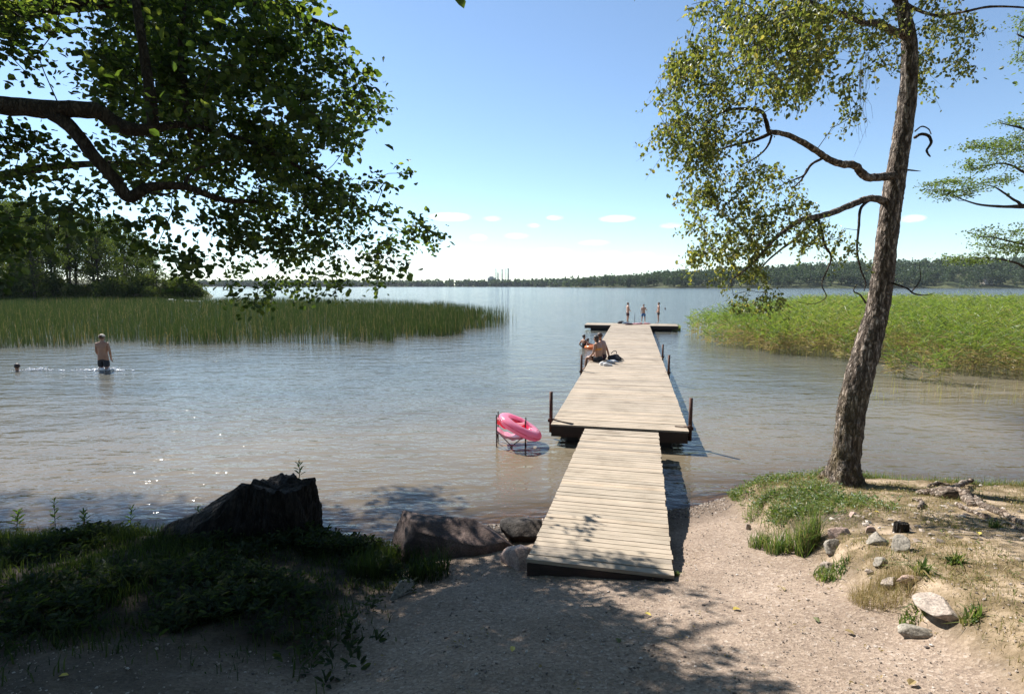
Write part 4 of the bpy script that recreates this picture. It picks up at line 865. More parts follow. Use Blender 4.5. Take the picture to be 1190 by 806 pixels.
px, X0, Y0, t = bed('reed', near, farR, 17000, None, None, None, '', power=1.35, g=g, dens=lambda p, t, Y: np.clip((p-775)/130, .05, 1)**2)
n = len(X0); edge = sst(0, .10, t); H = (1.0+.75*edge)*(.8+.35*g.random(n)); H *= (.72+.28*np.clip((px-790)/150, 0, 1))*(.78+.42*vn(X0*.6, Y0*.45, 73))
s = (Y0/18)**.7
Vq = []; a = g.random(n)*6.28; ln = np.abs(g.normal(size=n))*.10; TipX = X0+np.cos(a)*ln*H; TipY = Y0+np.sin(a)*ln*H
st = blades('reeds', X0, Y0, 0*X0-.05, H, .009*s, ln, np.clip(.55+.4*g.random(n), 0, 1), M_reed, 'tall green reed bed with brown lower leaves standing in the water on the right', 'reeds', g=g)
m = 7; k = n*m; fr = .18+.8*g.random(k); bx = np.repeat(X0, m)+(np.repeat(TipX, m)-np.repeat(X0, m))*fr; by = np.repeat(Y0, m)+(np.repeat(TipY, m)-np.repeat(Y0, m))*fr; bz_ = np.repeat(H, m)*fr
a = g.random(k)*6.28; up = .75*g.random(k)-.05*(1-fr); D = unit(np.stack([np.cos(a), np.sin(a), up+.25], 1)); Nn = unit(np.stack([0*a, 0*a, 0*a+1], 1)+g.normal(size=(k, 3))*.35)
Lr = (.22+.26*g.random(k))*(.8+.2*np.repeat(s, m)); dead = g.random(k) < np.clip(1.35-fr*1.6, .05, .95)*np.clip(1.3-np.repeat(t, m)*1.6, .22, 1); pt = np.repeat(vn(X0*.35, Y0*.2, 71)*.6+vn(X0*1.1, Y0*.8, 72)*.4, m); v = np.where(dead, .78+.22*g.random(k), np.clip(g.random(k)*.55+(pt-.45)*.9, 0, .8))
D[dead, 2] -= .55; D = unit(D)
lf = leaf_mesh('leaves', np.stack([bx, by, bz_], 1), D, Nn, Lr, .021*np.repeat(s, m), M_reed, st, v=v, g=g); lf['kind'] = 'stuff'
# stray stalks in front
n = 260; pxs = 1000+260*g.random(n); pys = 448+22*g.random(n)**1.5; W_ = [flat(a, b) for a, b in zip(pxs, pys)]; W_ = np.array(W_)
blades('stray_reeds', W_[:, 0], W_[:, 1], W_[:, 2]-.03, .15+.4*g.random(n)**2, .008+0*pxs, np.abs(g.normal(size=n))*.3, .6+.4*g.random(n), M_reed, 'thin stray stalks in the water in front of the right reeds', 'reeds', g=g)
# weeds growing over the right half of the far platform
n = 500; qx = 765+26*g.random(n); W_ = np.array([flat(a, 384-2*g.random()) for a in qx])
blades('waterweeds', W_[:, 0], W_[:, 1], W_[:, 2]-.02, .18+.3*g.random(n), .03+0*qx, np.abs(g.normal(size=n))*.3, .2+.75*g.random(n), M_reed, 'green weeds in front of the right half of the far platform', 'reeds', g=g)

# ------------------------------------------------------------------ grass and weeds on the banks
g = np.random.default_rng(90)
def land_pts(n, x0, x1, y0, y1, fn):
    out = np.zeros((0, 2))
    while len(out) < n:
        q = np.stack([x0+(x1-x0)*g.random(n*2), y0+(y1-y0)*g.random(n*2)], 1); s = np.interp(q[:, 0], SHX, SHY)-q[:, 1]
        k = (s > .06) & (g.random(len(q)) < fn(q[:, 0], q[:, 1], s)); out = np.concatenate([out, q[k]])
    return out[:n]
cl = lambda x, y, f=2.2, s=7: sst(.38, .62, vn(x*f, y*f, s)*.65+.35*vn(x*f*3, y*f*3, s+1))
fL = lambda x, y, s: sst(-.2, .45, -(x+.85)+.55*fbm(x*1.2, y*1.2, 19, 3))*sst(2.9, 4.0, y+.5*fbm(x, y, 51, 3))*(.25+.75*cl(x, y))*(1-.8*sst(-1.7, -1.0, x)*(s < .5))*(.25+.75*sst(3.2, 4.6, y+.8*fbm(x*.8, y*.8, 63, 3)))
q = land_pts(34000, -8.5, -.2, 2.6, 8.0, fL); H = .05+.16*g.random(len(q))**1.6; H *= .45+.75*vn(q[:, 0]*1.3, q[:, 1]*1.3, 3)
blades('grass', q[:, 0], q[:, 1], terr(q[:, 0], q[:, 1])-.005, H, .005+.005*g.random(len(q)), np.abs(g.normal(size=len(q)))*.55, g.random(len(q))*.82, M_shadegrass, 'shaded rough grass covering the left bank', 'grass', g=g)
q = land_pts(4200, -8.5, -.3, 3.2, 8.0, lambda x, y, s: fL(x, y, s)*cl(x, y, 1.7, 77))
def weeds(name, q, k, L, rad, mat, label, up=.5, vr=(0, .8)):
    n = len(q); z = terr(q[:, 0], q[:, 1]); a = g.random(n*k)*6.28; el_ = .15+up*g.random(n*k)*1.2; D = unit(np.stack([np.cos(a), np.sin(a), el_], 1))
    hh = np.repeat(.02+rad*g.random(n), k)*g.random(n*k)*1.6; B = np.stack([np.repeat(q[:, 0], k), np.repeat(q[:, 1], k), np.repeat(z, k)+hh], 1)+np.stack([np.cos(a), np.sin(a), 0*a], 1)*.012
    l = L*(.5+.8*g.random(n*k)); o = leaf_mesh(name, B, D, unit(np.array([0, 0, 1.])+g.normal(size=(n*k, 3))*.35), l, l*.42, mat, v=vr[0]+(vr[1]-vr[0])*g.random(n*k), g=g)
    return tag(o, label, 'weeds', kind='stuff')
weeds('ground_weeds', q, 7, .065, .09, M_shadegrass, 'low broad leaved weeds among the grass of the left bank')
fR = lambda x, y, s: sst(0, .35, x-2.75-.28*fbm(x*1.3, y*1.3, 9, 3)-.10*(y-5))*cl(x, y, 1.9, 23)*(.12+.88*sst(5.0, 5.8, y)*(1-sst(4.2, 4.9, x))+.35*(s < .7))
fR1 = lambda x, y, s: np.clip(sst(-.05, .25, x-2.75-.28*fbm(x*1.3, y*1.3, 9, 3)-.10*(y-5))*(1-sst(3.3, 4.2, x))*sst(5.3, 5.9, y)*(.08+.92*cl(x, y, 2.6, 23))+.6*(s < .55)*(x > 3.0)*(.2+.8*cl(x, y, 2.0, 29)), 0, 1)
q = land_pts(17000, 2.3, 9.5, 4.8, 8.6, fR1); H = .03+.13*g.random(len(q))**2
gg_ = blades('grass', q[:, 0], q[:, 1], terr(q[:, 0], q[:, 1])-.005, H, .003+.003*g.random(len(q)), np.abs(g.normal(size=len(q)))*.8, .25+.75*g.random(len(q)), M_grass, 'sunlit green grass on the crown of the right bank by the birch', 'grass', g=g)
q = land_pts(1100, 2.4, 5, 5.2, 8.3, fR1); weeds('ground_weeds', q, 7, .042, .06, M_grass, 'sunlit broad leaved weeds at the foot of the birch', .5, (.3, .95))
fR2 = lambda x, y, s: np.clip(sst(0, .4, x-2.75-.28*fbm(x*1.3, y*1.3, 9, 3)-.10*(y-5))*(.06+.94*cl(x, y, 1.5, 37))*(1-.85*np.exp(-((x-4.3)**2/.12+(y-6.3)**2/.35))-.8*np.exp(-((x-4.6)**2/.9+(y-5.35)**2/.05))), 0, 1)
q = land_pts(70000, 2.3, 9.0, 2.4, 8.4, fR2); H = .015+.055*g.random(len(q))**1.8
blades('dry_grass', q[:, 0], q[:, 1], terr(q[:, 0], q[:, 1])-.004, H, .0025+.002*g.random(len(q)), np.abs(g.normal(size=len(q)))*1.1, g.random(len(q)), M_dry, 'thin dry grass over the sandy right bank', 'grass', g=g)
q = land_pts(900, 2.5, 8, 2.6, 8.0, fR2); weeds('ground_weeds', q, 5, .03, .015, M_dry, 'tiny dry weeds over the sandy right bank', .3)
q = land_pts(160, -1.0, 2.9, 2.0, 6.6, lambda x, y, s: .5*cl(x, y, 3, 91)*((x > 1.0) | (y < 4.2))); weeds('gravel_litter', q, 2, .022, .003, M_dry, 'scraps of dry leaf litter on the gravel', .1, (.5, 1))
# single tufts
def tuft(px, py, n, h, w, label, mat=M_grass, lean=.45, vr=(.1, 1), rad=.06, name='grass_tuft', group=None, cat='grass tuft'):
    p = ground_pt(px, py); root = None; a = g.random(n)*6.28; r = rad*np.sqrt(g.random(n)); X_, Y_ = p[0]+r*np.cos(a), p[1]+r*np.sin(a)
    o = blades(name, X_-p[0], Y_-p[1], terr(X_, Y_)-p[2]-.01, h*(.5+.6*g.random(n)), w*(.7+.6*g.random(n)), np.abs(g.normal(size=n))*lean, vr[0]+(vr[1]-vr[0])*g.random(n), mat, label, cat, g=g, kind='thing'); o.location = [float(c) for c in p]
    if group: o['group'] = group
    return o
tuft(938, 640, 380, .44, .006, 'tall green grass tuft on the left flank of the right bank', rad=.10)
tuft(905, 640, 200, .28, .008, 'bright grass tuft at the left corner of the right bank', rad=.13, lean=.5)
tuft(882, 635, 150, .22, .007, 'short grass tuft beside the white stone', rad=.1, lean=.5)
tuft(1025, 694, 900, .17, .003, 'yellow dry grass tuft in front of the stone heap', M_dry, 1.0, (.35, 1), .2)
tuft(1070, 665, 60, .13, .016, 'low green plantain rosette behind the flat pink stone', lean=1.0, rad=.04, name='plantain', cat='plant')
tuft(1110, 655, 46, .11, .015, 'low green plantain rosette on the sand above the pointed slab', lean=1.0, rad=.04, name='plantain', cat='plant')
tuft(1155, 612, 60, .11, .012, 'small green tuft on the bare sand below the log', lean=.8, rad=.05, name='plantain', cat='plant')
tuft(1128, 720, 60, .10, .012, 'small green plant right of the pointed slab', lean=.9, rad=.05, name='plantain', cat='plant')
tuft(785, 668, 40, .07, .012, 'tiny green weed at the right near corner of the gangway', lean=.9, rad=.03, name='plantain', cat='plant')
tuft(965, 670, 200, .12, .01, 'leafy green tuft at the foot of the stone heap', lean=.9, rad=.13)
tuft(1058, 722, 70, .10, .01, 'small green tuft above the low grey stone', lean=.8, rad=.08)
for (px, py, hh, lb_) in [(500, 668, .30, 'grass tuft in front of the flat boulder'), (470, 655, .26, 'dark grass tuft left of the flat boulder'), (430, 665, .3, 'shaded grass tuft below the little inlet'), (40, 640, .26, 'sunlit leafy tuft near the left edge')]:
    tuft(px, py, 260, hh, .009, lb_, rad=.2, lean=.5, vr=(.1, .6), mat=M_shadegrass)
def weed_plant(px, py, h, label, n=14, L=.09, Yv=None, z=None, mat=M_grass, wd=.35):
    p = ground_pt(px, py) if Yv is None else np.array([*at(px, py, Yv)[:2], z]); root = empty('leafy_weed', p, label=label, cat='plant', group='leafy weeds on the left bank')
    P, r = smooth_path([[0, 0, -.02], [.01, 0, h*.5], [.03*g.normal(), 0, h]], [.005, .004, .002], 4); tube_obj('stem', [(P, r)], mat, root, 5)
    t = .25+.75*np.arange(n)/(n-1); a = np.arange(n)*2.4+g.random()*6; B = np.stack([np.interp(t, np.linspace(0, 1, len(P)), P[:, c]) for c in range(3)], 1); D = unit(np.stack([np.cos(a), np.sin(a), .5+.5*t], 1)); l = L*(1.15-.5*t)
    leaf_mesh('foliage', B, D, unit(np.array([0, 0, 1.])+g.normal(size=(n, 3))*.2), l, l*wd, mat, root, v=.1+.5*g.random(n), g=g)
weed_plant(64, 612, .36, 'upright leafy weed standing out against the water near the left edge')
weed_plant(152, 618, .32, 'spiky leafy weed standing against the water between left edge and stump')
weed_plant(20, 614, .22, 'broad leaved weed at the far left of the bank', 16, .12)
weed_plant(98, 612, .2, 'short weed beside the tall leafy one on the left bank', 16, .1)
weed_plant(232, 606, .18, 'small weed on the root ridge of the big stump')
weed_plant(348, 566, .17, 'young seedling sprouting from the top of the big stump', 12, .09, 6.25, .80, wd=.28)
weed_plant(690-230, 650, .14, 'small weed left of the flat boulder')
# single fallen leaves
g = np.random.default_rng(95)
for i, (px, py, yel, lb_) in enumerate([(860, 708, 1, 'yellow leaf alone on the sunlit gravel'), (595, 758, 1, 'pale leaf lying in the shade at the bottom middle'), (757, 716, .9, 'yellow leaf at the edge of the tree shade'), (1138, 622, 1, 'orange yellow leaf on the bare sand of the right bank'), (903, 681, .0, 'brown curled leaf on the gravel below the grass tuft'), (912, 687, .0, 'second brown curled leaf just below the first'), (952, 724, .3, 'small green leaf scrap on the gravel'), (993, 738, .05, 'dark crumpled leaf on the gravel right of centre'), (80, 785, .8, 'pale leaf in the shade at the lower left'), (718, 742, .2, 'dark leaf in the dappled shade'), (1022, 596, .9, 'yellow leaf on the sand under the birch'), (1056, 797, .0, 'dark leaf at the bottom edge of the gravel')]):
    p = ground_pt(px, py); a = g.random()*6.28; l = np.array([.045+.02*g.random()])
    o = leaf_mesh('fallen_leaf', np.array([[0, 0, .008]]), np.array([[math.cos(a), math.sin(a), .12]]), np.array([[.1, .1, 1.]]), l, l*.7, M_dry if yel < .5 else mat_simple('yellow_leaf', (.62, .50, .10), (.55, .42, .12)), v=np.array([.75 if yel < .2 else .2]), g=g, fold=.35); o.location = [float(c) for c in p]; tag(o, lb_, 'leaf', 'single leaves on the ground')

n = 260; q = np.stack([3.0+1.9*g.random(n), 4.3+1.7*g.random(n)], 1); q = np.concatenate([q, np.stack([2.4+5*g.random(120), 3+4.5*g.random(120)], 1)]); pebbles('gravel', q, .010+.028*g.random(len(q))**3, M_peb, 'small half buried stones scattered around the stone heap', .9)

# ------------------------------------------------------------------ people
M_skin = mat_simple('tanned_skin', (.36, .19, .12), (.30, .15, .095), .5, 6)
M_skin2 = mat_simple('fair_skin', (.50, .29, .20), (.43, .24, .16), .5, 6)
M_hairb = mat_simple('dark_hair', (.025, .015, .010), (.05, .03, .02), .6, 30, .004)
M_hairbr = mat_simple('brown_hair', (.10, .045, .025), (.06, .03, .018), .6, 30, .004)
M_black = mat_simple('black_cloth', (.018, .018, .022), (.03, .03, .036), .8, 10, .004)
M_blue = mat_simple('blue_cloth', (.05, .17, .38), (.04, .13, .30), .8, 10, .004)
M_maroon = mat_simple('dark_red_cloth', (.07, .02, .03), (.05, .015, .02), .8, 10, .004)
M_orange = mat_simple('orange_cloth', (.62, .27, .05), (.5, .2, .04), .7, 10)
M_capc = mat_simple('pale_cap_cloth', (.62, .55, .45), (.5, .44, .36), .8, 10)
M_eye = mat_simple('eye', (.02, .015, .012), rough=.3)
M_lip = mat_simple('lip', (.35, .12, .10), rough=.5)
def skin_mesh(verts, edges, radii, sub=2, root=0):
    me = bpy.data.meshes.new('tmp'); me.from_pydata([Vector(v) for v in verts], edges, []); ob = bpy.data.objects.new('tmp', me); COL.objects.link(ob)
    ob.modifiers.new('s', 'SKIN')
    for i, r in enumerate(radii):
        d = me.skin_vertices[0].data[i]; d.radius = (r, r) if isinstance(r, float) else r; d.use_root = (i == root)
    m2 = ob.modifiers.new('u', 'SUBSURF'); m2.levels = sub; m2.render_levels = sub
    dg = bpy.context.evaluated_depsgraph_get(); dg.update(); out = bpy.data.meshes.new_from_object(ob.evaluated_get(dg)); bpy.data.objects.remove(ob); return out
BASE = dict(pel=(0, 0, .52), waist=(0, 0, .60), chest=(0, .005, .70), up=(0, 0, .785), neck=(0, 0, .84), hl=(0, .012, .885), hm=(0, .008, .93), ht=(0, 0, .967),
  sL=(-.10, 0, .80), eL=(-.128, -.01, .635), wL=(-.135, .03, .49), kL=(-.055, .01, .28), hipL=(-.05, 0, .49), aL=(-.055, -.01, .045), tL=(-.062, .09, .014),
  sR=(.10, 0, .80), eR=(.128, -.01, .635), wR=(.135, .03, .49), kR=(.055, .01, .28), hipR=(.05, 0, .49), aR=(.055, -.01, .045), tR=(.062, .09, .014))
RAD = dict(pel=.078, waist=.066, chest=.076, up=.062, neck=.030, hl=.040, hm=.052, ht=.036, sL=.036, eL=.025, wL=.017, kL=.037, hipL=.060, aL=.022, tL=.016)
EDG = [('pel', 'waist'), ('waist', 'chest'), ('chest', 'up'), ('up', 'neck'), ('neck', 'hl'), ('hl', 'hm'), ('hm', 'ht'), ('up', 'sL'), ('sL', 'eL'), ('eL', 'wL'), ('wL', 'pL'), ('up', 'sR'), ('sR', 'eR'), ('eR', 'wR'), ('wR', 'pR'),
  ('pel', 'hipL'), ('hipL', 'kL'), ('kL', 'aL'), ('aL', 'tL'), ('pel', 'hipR'), ('hipR', 'kR'), ('kR', 'aR'), ('aR', 'tR')]
def person(label, H, loc, rz, pose=None, skin=None, hair=None, hairlen=0, clothes=(), bulk=1.0, group=None, upper_only=False, cap=None):
    J = {k: np.array(v, float) for k, v in BASE.items()}
    for k, v in (pose or {}).items(): J[k] = np.array(v, float)
    hands = {}
    for s in 'LR':
        d = unit(J['w'+s]-J['e'+s]); J['p'+s] = J['w'+s]+d*.042; hands[s] = d
    names = list(J); rad = {k: RAD.get(k, RAD.get(k[:-1]+'L', .02)) for k in names}; rad['pL'] = rad['pR'] = .020
    vs = [J[k]*H for k in names]; rr = []
    for k in names:
        r = rad[k]*H*(bulk if k[:2] in ('pe', 'wa', 'ch', 'up', 'hi') else 1)
        rr.append((r*1.25, r*.82) if k in ('waist', 'chest', 'up', 'pel') else ((r*.85, r*1.0) if k in ('hl', 'hm', 'ht') else ((r*.5, r) if k in ('pL', 'pR') else r)))
    me = skin_mesh(vs, [(names.index(a), names.index(b)) for a, b in EDG], rr, 2, names.index('pel'))
    bm = bmesh.new(); bm.from_mesh(me)
    def add(V, faces):
        b = [bm.verts.new(Vector(v)) for v in V]
        for f in faces: bm.faces.new([b[i] for i in f])
    for s in 'LR':                       # five fingers closing slightly
        d = hands[s]; side = unit(np.cross(d, [0, 0, 1.]) if abs(d[2]) < .9 else np.array([0, 1., 0])); side = unit(side-d*np.dot(side, d)); pn = np.cross(d, side)
        P0 = J['p'+s]*H; ch = []
        for k in range(4):
            b = P0+side*H*(-.013+.0088*k)+d*H*.004; l = H*(.040, .046, .043, .034)[k]; ch.append((np.array([b, b+d*l*.45+pn*l*.08, b+d*l*.75+pn*l*.25, b+d*l*.92+pn*l*.48]), np.array([.0050, .0048, .0043, .0036])*H))
        b = P0-d*H*.025-side*H*.014; ch.append((np.array([b, b-side*H*.014+d*H*.014, b-side*H*.018+d*H*.032+pn*H*.006]), np.array([.006, .0055, .0042])*H))
        V, Q, T = tubes(ch, 6); add(V, list(Q)+list(T))
    c = J['hm']*H; fy = np.array([0, 1, 0.])
    ax_ = unit(J['ht']-J['hl']); fy = unit(fy-ax_*np.dot(fy, ax_)); sx_ = np.cross(fy, ax_)
    V, F = ico(2)
    def blob(o, s): add(V*np.array(s)@np.stack([sx_, fy, ax_])+o, F)
    blob(c+fy*H*.049-ax_*H*.004, (.008*H, .010*H, .014*H))                       # nose
    for q in (-1, 1): blob(c+sx_*q*H*.043-ax_*H*.002, (.005*H, .010*H, .016*H))   # ears
    me2 = bpy.data.meshes.new('person'); bm.to_mesh(me2); bm.free(); bpy.data.meshes.remove(me)
    for p_ in me2.polygons: p_.use_smooth = True
    me2.materials.append(skin); body = bpy.data.objects.new('person', me2); link(body); body.location = [float(v) for v in loc]; body.rotation_euler = (0, 0, rz); tag(body, label, 'person', group)
    for q in (-1, 1):
        o = mesh_np('eye', V*H*.006+c+fy*H*.041+sx_*q*H*.017+ax_*H*.006, [F], M_eye, body, smooth=True)
    mesh_np('mouth', V*np.array([.014, .005, .004])*H@np.stack([sx_, fy, ax_])+c+fy*H*.040-ax_*H*.030, [F], M_lip, body, smooth=True)
    Vh, Fh = ico(3); keep = Vh.copy(); hv = keep*np.array([.050, .060, .058])*H*1.05
    cut = (keep[:, 1] > .25) & (keep[:, 2] < .35); hv[cut] *= .72; hv[keep[:, 2] < -.45] *= .8
    hv = hv*(1+.04*fbm(keep[:, 0]*5+3, keep[:, 1]*5+keep[:, 2]*4, 4, 2))[:, None]
    if hair is not None: mesh_np('hair', hv@np.stack([sx_, fy, ax_])+c-fy*H*.008+ax_*H*.012, [Fh], hair, body, smooth=True)
    if hairlen: mesh_np('long_hair', (Vh*np.array([.042, .022, hairlen])*H)@np.stack([sx_, fy, ax_])+c-fy*H*.045-ax_*H*hairlen*.7, [Fh], hair, body, smooth=True)
    if cap is not None:
        q = Vh.copy(); q[:, 2] = np.maximum(q[:, 2], 0); br = (q[:, 2] < .15) & (q[:, 1] > .2); qq = q*np.array([.056, .064, .052])*H*1.05; qq[br, 1] *= 1.7
        mesh_np('cap', qq@np.stack([sx_, fy, ax_])+c+ax_*H*.018, [Fh], cap, body, smooth=True)
    for cname, cm_ in clothes:
        if cname in ('shorts', 'long_shorts', 'trunks'):
            f = {'trunks': .34, 'shorts': .52, 'long_shorts': .85}[cname]
            L_ = [J['waist']*.35+J['pel']*.65, J['pel'], J['hipL'], J['hipL']+(J['kL']-J['hipL'])*f*.5, J['hipL']+(J['kL']-J['hipL'])*f, J['hipR'], J['hipR']+(J['kR']-J['hipR'])*f*.5, J['hipR']+(J['kR']-J['hipR'])*f]
            rr = [(.088*H*bulk, .060*H*bulk), (.105*H*bulk, .070*H*bulk), .068*H, .064*H, .060*H, .068*H, .064*H, .060*H]
            m3 = skin_mesh([v*H for v in L_], [(0, 1), (1, 2), (2, 3), (3, 4), (1, 5), (5, 6), (6, 7)], rr, 2, 1)
        elif cname in ('swimsuit', 'top'):
            L_ = [J['pel'], J['waist'], J['chest'], J['up']] if cname == 'swimsuit' else [J['chest']*.7+J['waist']*.3, J['chest'], J['chest']*.5+J['up']*.5]
            rr = [(.104*H*bulk, .070*H*bulk), (.088*H*bulk, .060*H*bulk), (.100*H*bulk, .068*H*bulk), (.08*H*bulk, .055*H*bulk)][4-len(L_):] if cname == 'swimsuit' else [(.098*H*bulk, .068*H*bulk)]*3
            m3 = skin_mesh([v*H for v in L_], [(i, i+1) for i in range(len(L_)-1)], rr, 2, 0)
        m3.materials.clear(); m3.materials.append(cm_)
        for p_ in m3.polygons: p_.use_smooth = True
        o = bpy.data.objects.new(cname, m3); link(o, body)
    return body
def deck_pt(lx, ly, z=.38): v = Matrix.Rotation(DA, 3, 'Z') @ Vector((lx, ly, 0)); return (mid[0]+v.x, mid[1]+v.y, z)
# man standing in the water, back to us
p = flat(121, 430)
person('man in a pale cap and dark shorts wading with his back turned', 1.76, (p[0], p[1], -.46), R(10), dict(hl=(0, .02, .88), hm=(-.005, .022, .925), ht=(-.005, .02, .962), eL=(-.125, .02, .64), wL=(-.10, .08, .52), eR=(.13, .0, .64), wR=(.115, .06, .51), kL=(-.06, .03, .28), kR=(.065, -.01, .28)), M_skin, M_hairbr, 0, [('long_shorts', M_black)], 1.1, cap=M_capc)
# swimmer at the left edge
p = flat(26, 430)
person('swimmer with only head and shoulders above the splashing water near the left edge', 1.7, (p[0], p[1]-.2, -1.42), R(60), dict(wL=(-.3, .25, .80), eL=(-.2, .12, .80), wR=(.3, .25, .78), eR=(.2, .12, .79)), M_skin, M_hairb, 0, [('shorts', M_black)])
# three youngsters on the end platform
pz = .385
for (px, py, H, rz, pose, sk, hr, cl_, lb_) in [
  (729.3, 374.5, 1.44, R(-80), dict(eL=(-.12, .03, .65), wL=(-.06, .12, .60), eR=(.12, .02, .65), wR=(.06, .11, .59)), M_skin2, M_hairbr, [('long_shorts', M_maroon)], 'youngster in dark red shorts standing leftmost on the far platform'),
  (747.6, 374.5, 1.31, R(170), dict(eL=(-.15, .0, .66), wL=(-.12, .1, .72), eR=(.13, -.01, .65), kL=(-.075, .01, .28), kR=(.075, .01, .28), aL=(-.085, 0, .045), aR=(.085, 0, .045), tL=(-.1, .09, .014), tR=(.1, .09, .014)), M_skin2, M_hairbr, [('long_shorts', M_blue)], 'child in bright blue shorts standing in the middle of the far platform'),
  (765.0, 375.2, 1.47, R(75), dict(eL=(-.16, -.04, .67), wL=(-.10, .02, .56), eR=(.13, .03, .64), wR=(.12, .10, .53)), M_skin2, M_hairb, [('shorts', M_black)], 'youngster in black shorts standing rightmost on the far platform')]:
    q = flat(px, py, pz); person(lb_, H, (q[0], q[1], pz), rz, pose, sk, hr, 0, cl_, group='youngsters on the far platform')
# pair seated on the left edge of the dock, legs over the side
sit = dict(pel=(0, 0, .075), waist=(0, .01, .155), chest=(0, .03, .255), up=(0, .05, .34), neck=(0, .07, .395), hl=(0, .095, .435), hm=(0, .10, .478), ht=(0, .095, .515), sL=(-.10, .05, .355), sR=(.10, .05, .355),
  eL=(-.15, .05, .19), wL=(-.10, .17, .10), eR=(.15, .04, .19), wR=(.11, .15, .10), hipL=(-.055, .02, .06), hipR=(.055, .02, .06), kL=(-.075, .26, .075), kR=(.075, .26, .085), aL=(-.08, .30, -.16), aR=(.08, .29, -.15), tL=(-.085, .39, -.20), tR=(.085, .38, -.19))
ly = loc_of(flat(697, 420.5, .38))[1]
person('woman with tied dark hair sitting on the dock edge in black bottoms and orange top', 1.66, deck_pt(-DW/2+.36, ly+.05, .385), DA+R(60), sit, M_skin, M_hairb, .05, [('trunks', M_black), ('top', M_orange)], 1.15)
s2 = dict(sit); s2.update(hl=(-.02, .085, .44), hm=(-.03, .09, .483), ht=(-.035, .085, .52), wR=(.18, -.05, .02), eR=(.18, .0, .18))
person('brown haired person sitting close beside the woman on the dock edge', 1.74, deck_pt(-DW/2+.48, ly+.62, .385), DA+R(70), s2, M_skin, M_hairbr, 0, [('trunks', M_maroon)], 1.1)
# two in the water beside the dock with the orange ring
p = flat(678.5, 404.5)
person('person in a dark swimsuit standing waist deep left of the dock', 1.45, (p[0], p[1], -.78), R(-60), dict(eL=(-.17, -.06, .66), wL=(-.10, .03, .56), eR=(.16, .05, .66), wR=(.13, .17, .62)), M_skin, M_hairb, 0, [('swimsuit', M_black), ('trunks', M_black)])
p = flat(685, 403)
person('child low in the water holding the orange swim ring', 1.25, (p[0]-.02, p[1]+.5, -.86), R(-70), dict(eL=(-.15, .12, .76), wL=(-.12, .27, .74), eR=(.15, .12, .76), wR=(.13, .27, .74)), M_skin, M_hairb, 0, [('trunks', M_blue)])
p = flat(773, 359)
person('distant swimmer with only the head above water right of the platform', 1.7, (p[0], p[1], -1.50), R(-80), dict(wL=(-.3, .25, .78), eL=(-.2, .12, .78), wR=(.3, .25, .78), eR=(.2, .12, .79)), M_skin, M_hairb, 0, [('shorts', M_black)])

# ------------------------------------------------------------------ inflatables
def torus(name, Rm, r, mat, parent=None, nu=64, nv=22, seam=None, squash=1, wrinkle=.0):
    u = np.linspace(0, 2*np.pi, nu, endpoint=False)[:, None]; v = np.linspace(0, 2*np.pi, nv, endpoint=False)[None]
    rr = r*(1+wrinkle*fbm(np.cos(u)*6+0*v, np.sin(u)*6+np.cos(v)*1.5, 3, 3)); x = (Rm+rr*np.cos(v))*np.cos(u); y = (Rm+rr*np.cos(v))*np.sin(u); z = rr*np.sin(v)*squash+0*u
    i = np.arange(nu)[:, None]; j = np.arange(nv)[None]; F = np.stack([i*nv+j, ((i+1) % nu)*nv+j, ((i+1) % nu)*nv+(j+1) % nv, i*nv+(j+1) % nv], -1).reshape(-1, 4)
    return mesh_np(name, np.stack([x, y, z], -1).reshape(-1, 3), [F], mat, parent, smooth=True)
def mat_vinyl(name, c, tr=.35, em=None):
    m, n, o = newmat(name); b = N(n, 'ShaderNodeBsdfPrincipled'); b.inputs['Base Color'].default_value = (*c, 1); b.inputs['Roughness'].default_value = .18; b.inputs['Coat Weight'].default_value = .4
    t = N(n, 'ShaderNodeBsdfTranslucent'); t.inputs[0].default_value = (*c, 1); a = N(n, 'ShaderNodeMixShader'); a.inputs[0].default_value = tr; n.links.new(b.outputs[0], a.inputs[1]); n.links.new(t.outputs[0], a.inputs[2]); n.links.new(a.outputs[0], o.inputs[0]); return m
M_pink = mat_vinyl('pink_vinyl', (.95, .42, .58), .55); M_hot = mat_vinyl('deep_pink_vinyl', (.85, .05, .14)); M_palep = mat_vinyl('pale_pink_cloth', (.90, .62, .66), .4); M_orv = mat_vinyl('orange_vinyl', (.85, .30, .10))
q = flat(685, 404); rg = torus('swim_ring', .34, .11, M_orv, squash=.9); c_ = flat(689.5, 405.5); rg.location = (c_[0]+.05, c_[1]+.2, .07); tag(rg, 'orange swim ring floating beside the dock', 'swim ring')
# pink ring lying tilted over the folding frame
c_ = flat(603, 517); wy = c_[1]
ring = empty('pink_swim_ring', at(604.5, 495.5, wy+.05), label='shiny pink inflatable ring leaning on a small folding chair in the water', cat='swim ring')
ring.rotation_euler = (R(3), R(27), R(6))
torus('tube', .335, .115, M_pink, ring, wrinkle=.10, squash=.8); torus('seam', .448, .006, M_hot, ring, nv=6); torus('inner_band', .245, .045, M_hot, ring, wrinkle=.1)
bm = bmesh.new(); bmesh.ops.create_cone(bm, cap_ends=True, segments=12, radius1=.012, radius2=.010, depth=.03); bmesh.ops.translate(bm, verts=bm.verts, vec=(.30, -.08, .11)); bm_obj('valve', bm, M_palep, ring)
fc = empty('folding_chair', (at(594, 516, wy-.12)[0], wy-.12, 0), label='small folding chair with pink cloth standing in the lake under the ring', cat='chair')
M_pole = mat_simple('dark_chair_tube', (.05, .018, .02), (.03, .015, .015), .4, 8)
def cl_(px, py, dy=0): v = at(px, py, wy-.12+dy); return v-np.array(fc.location)
A0, A1 = cl_(577, 517), cl_(577, 482); B0, B1 = cl_(610.5, 520), cl_(610.5, 489)
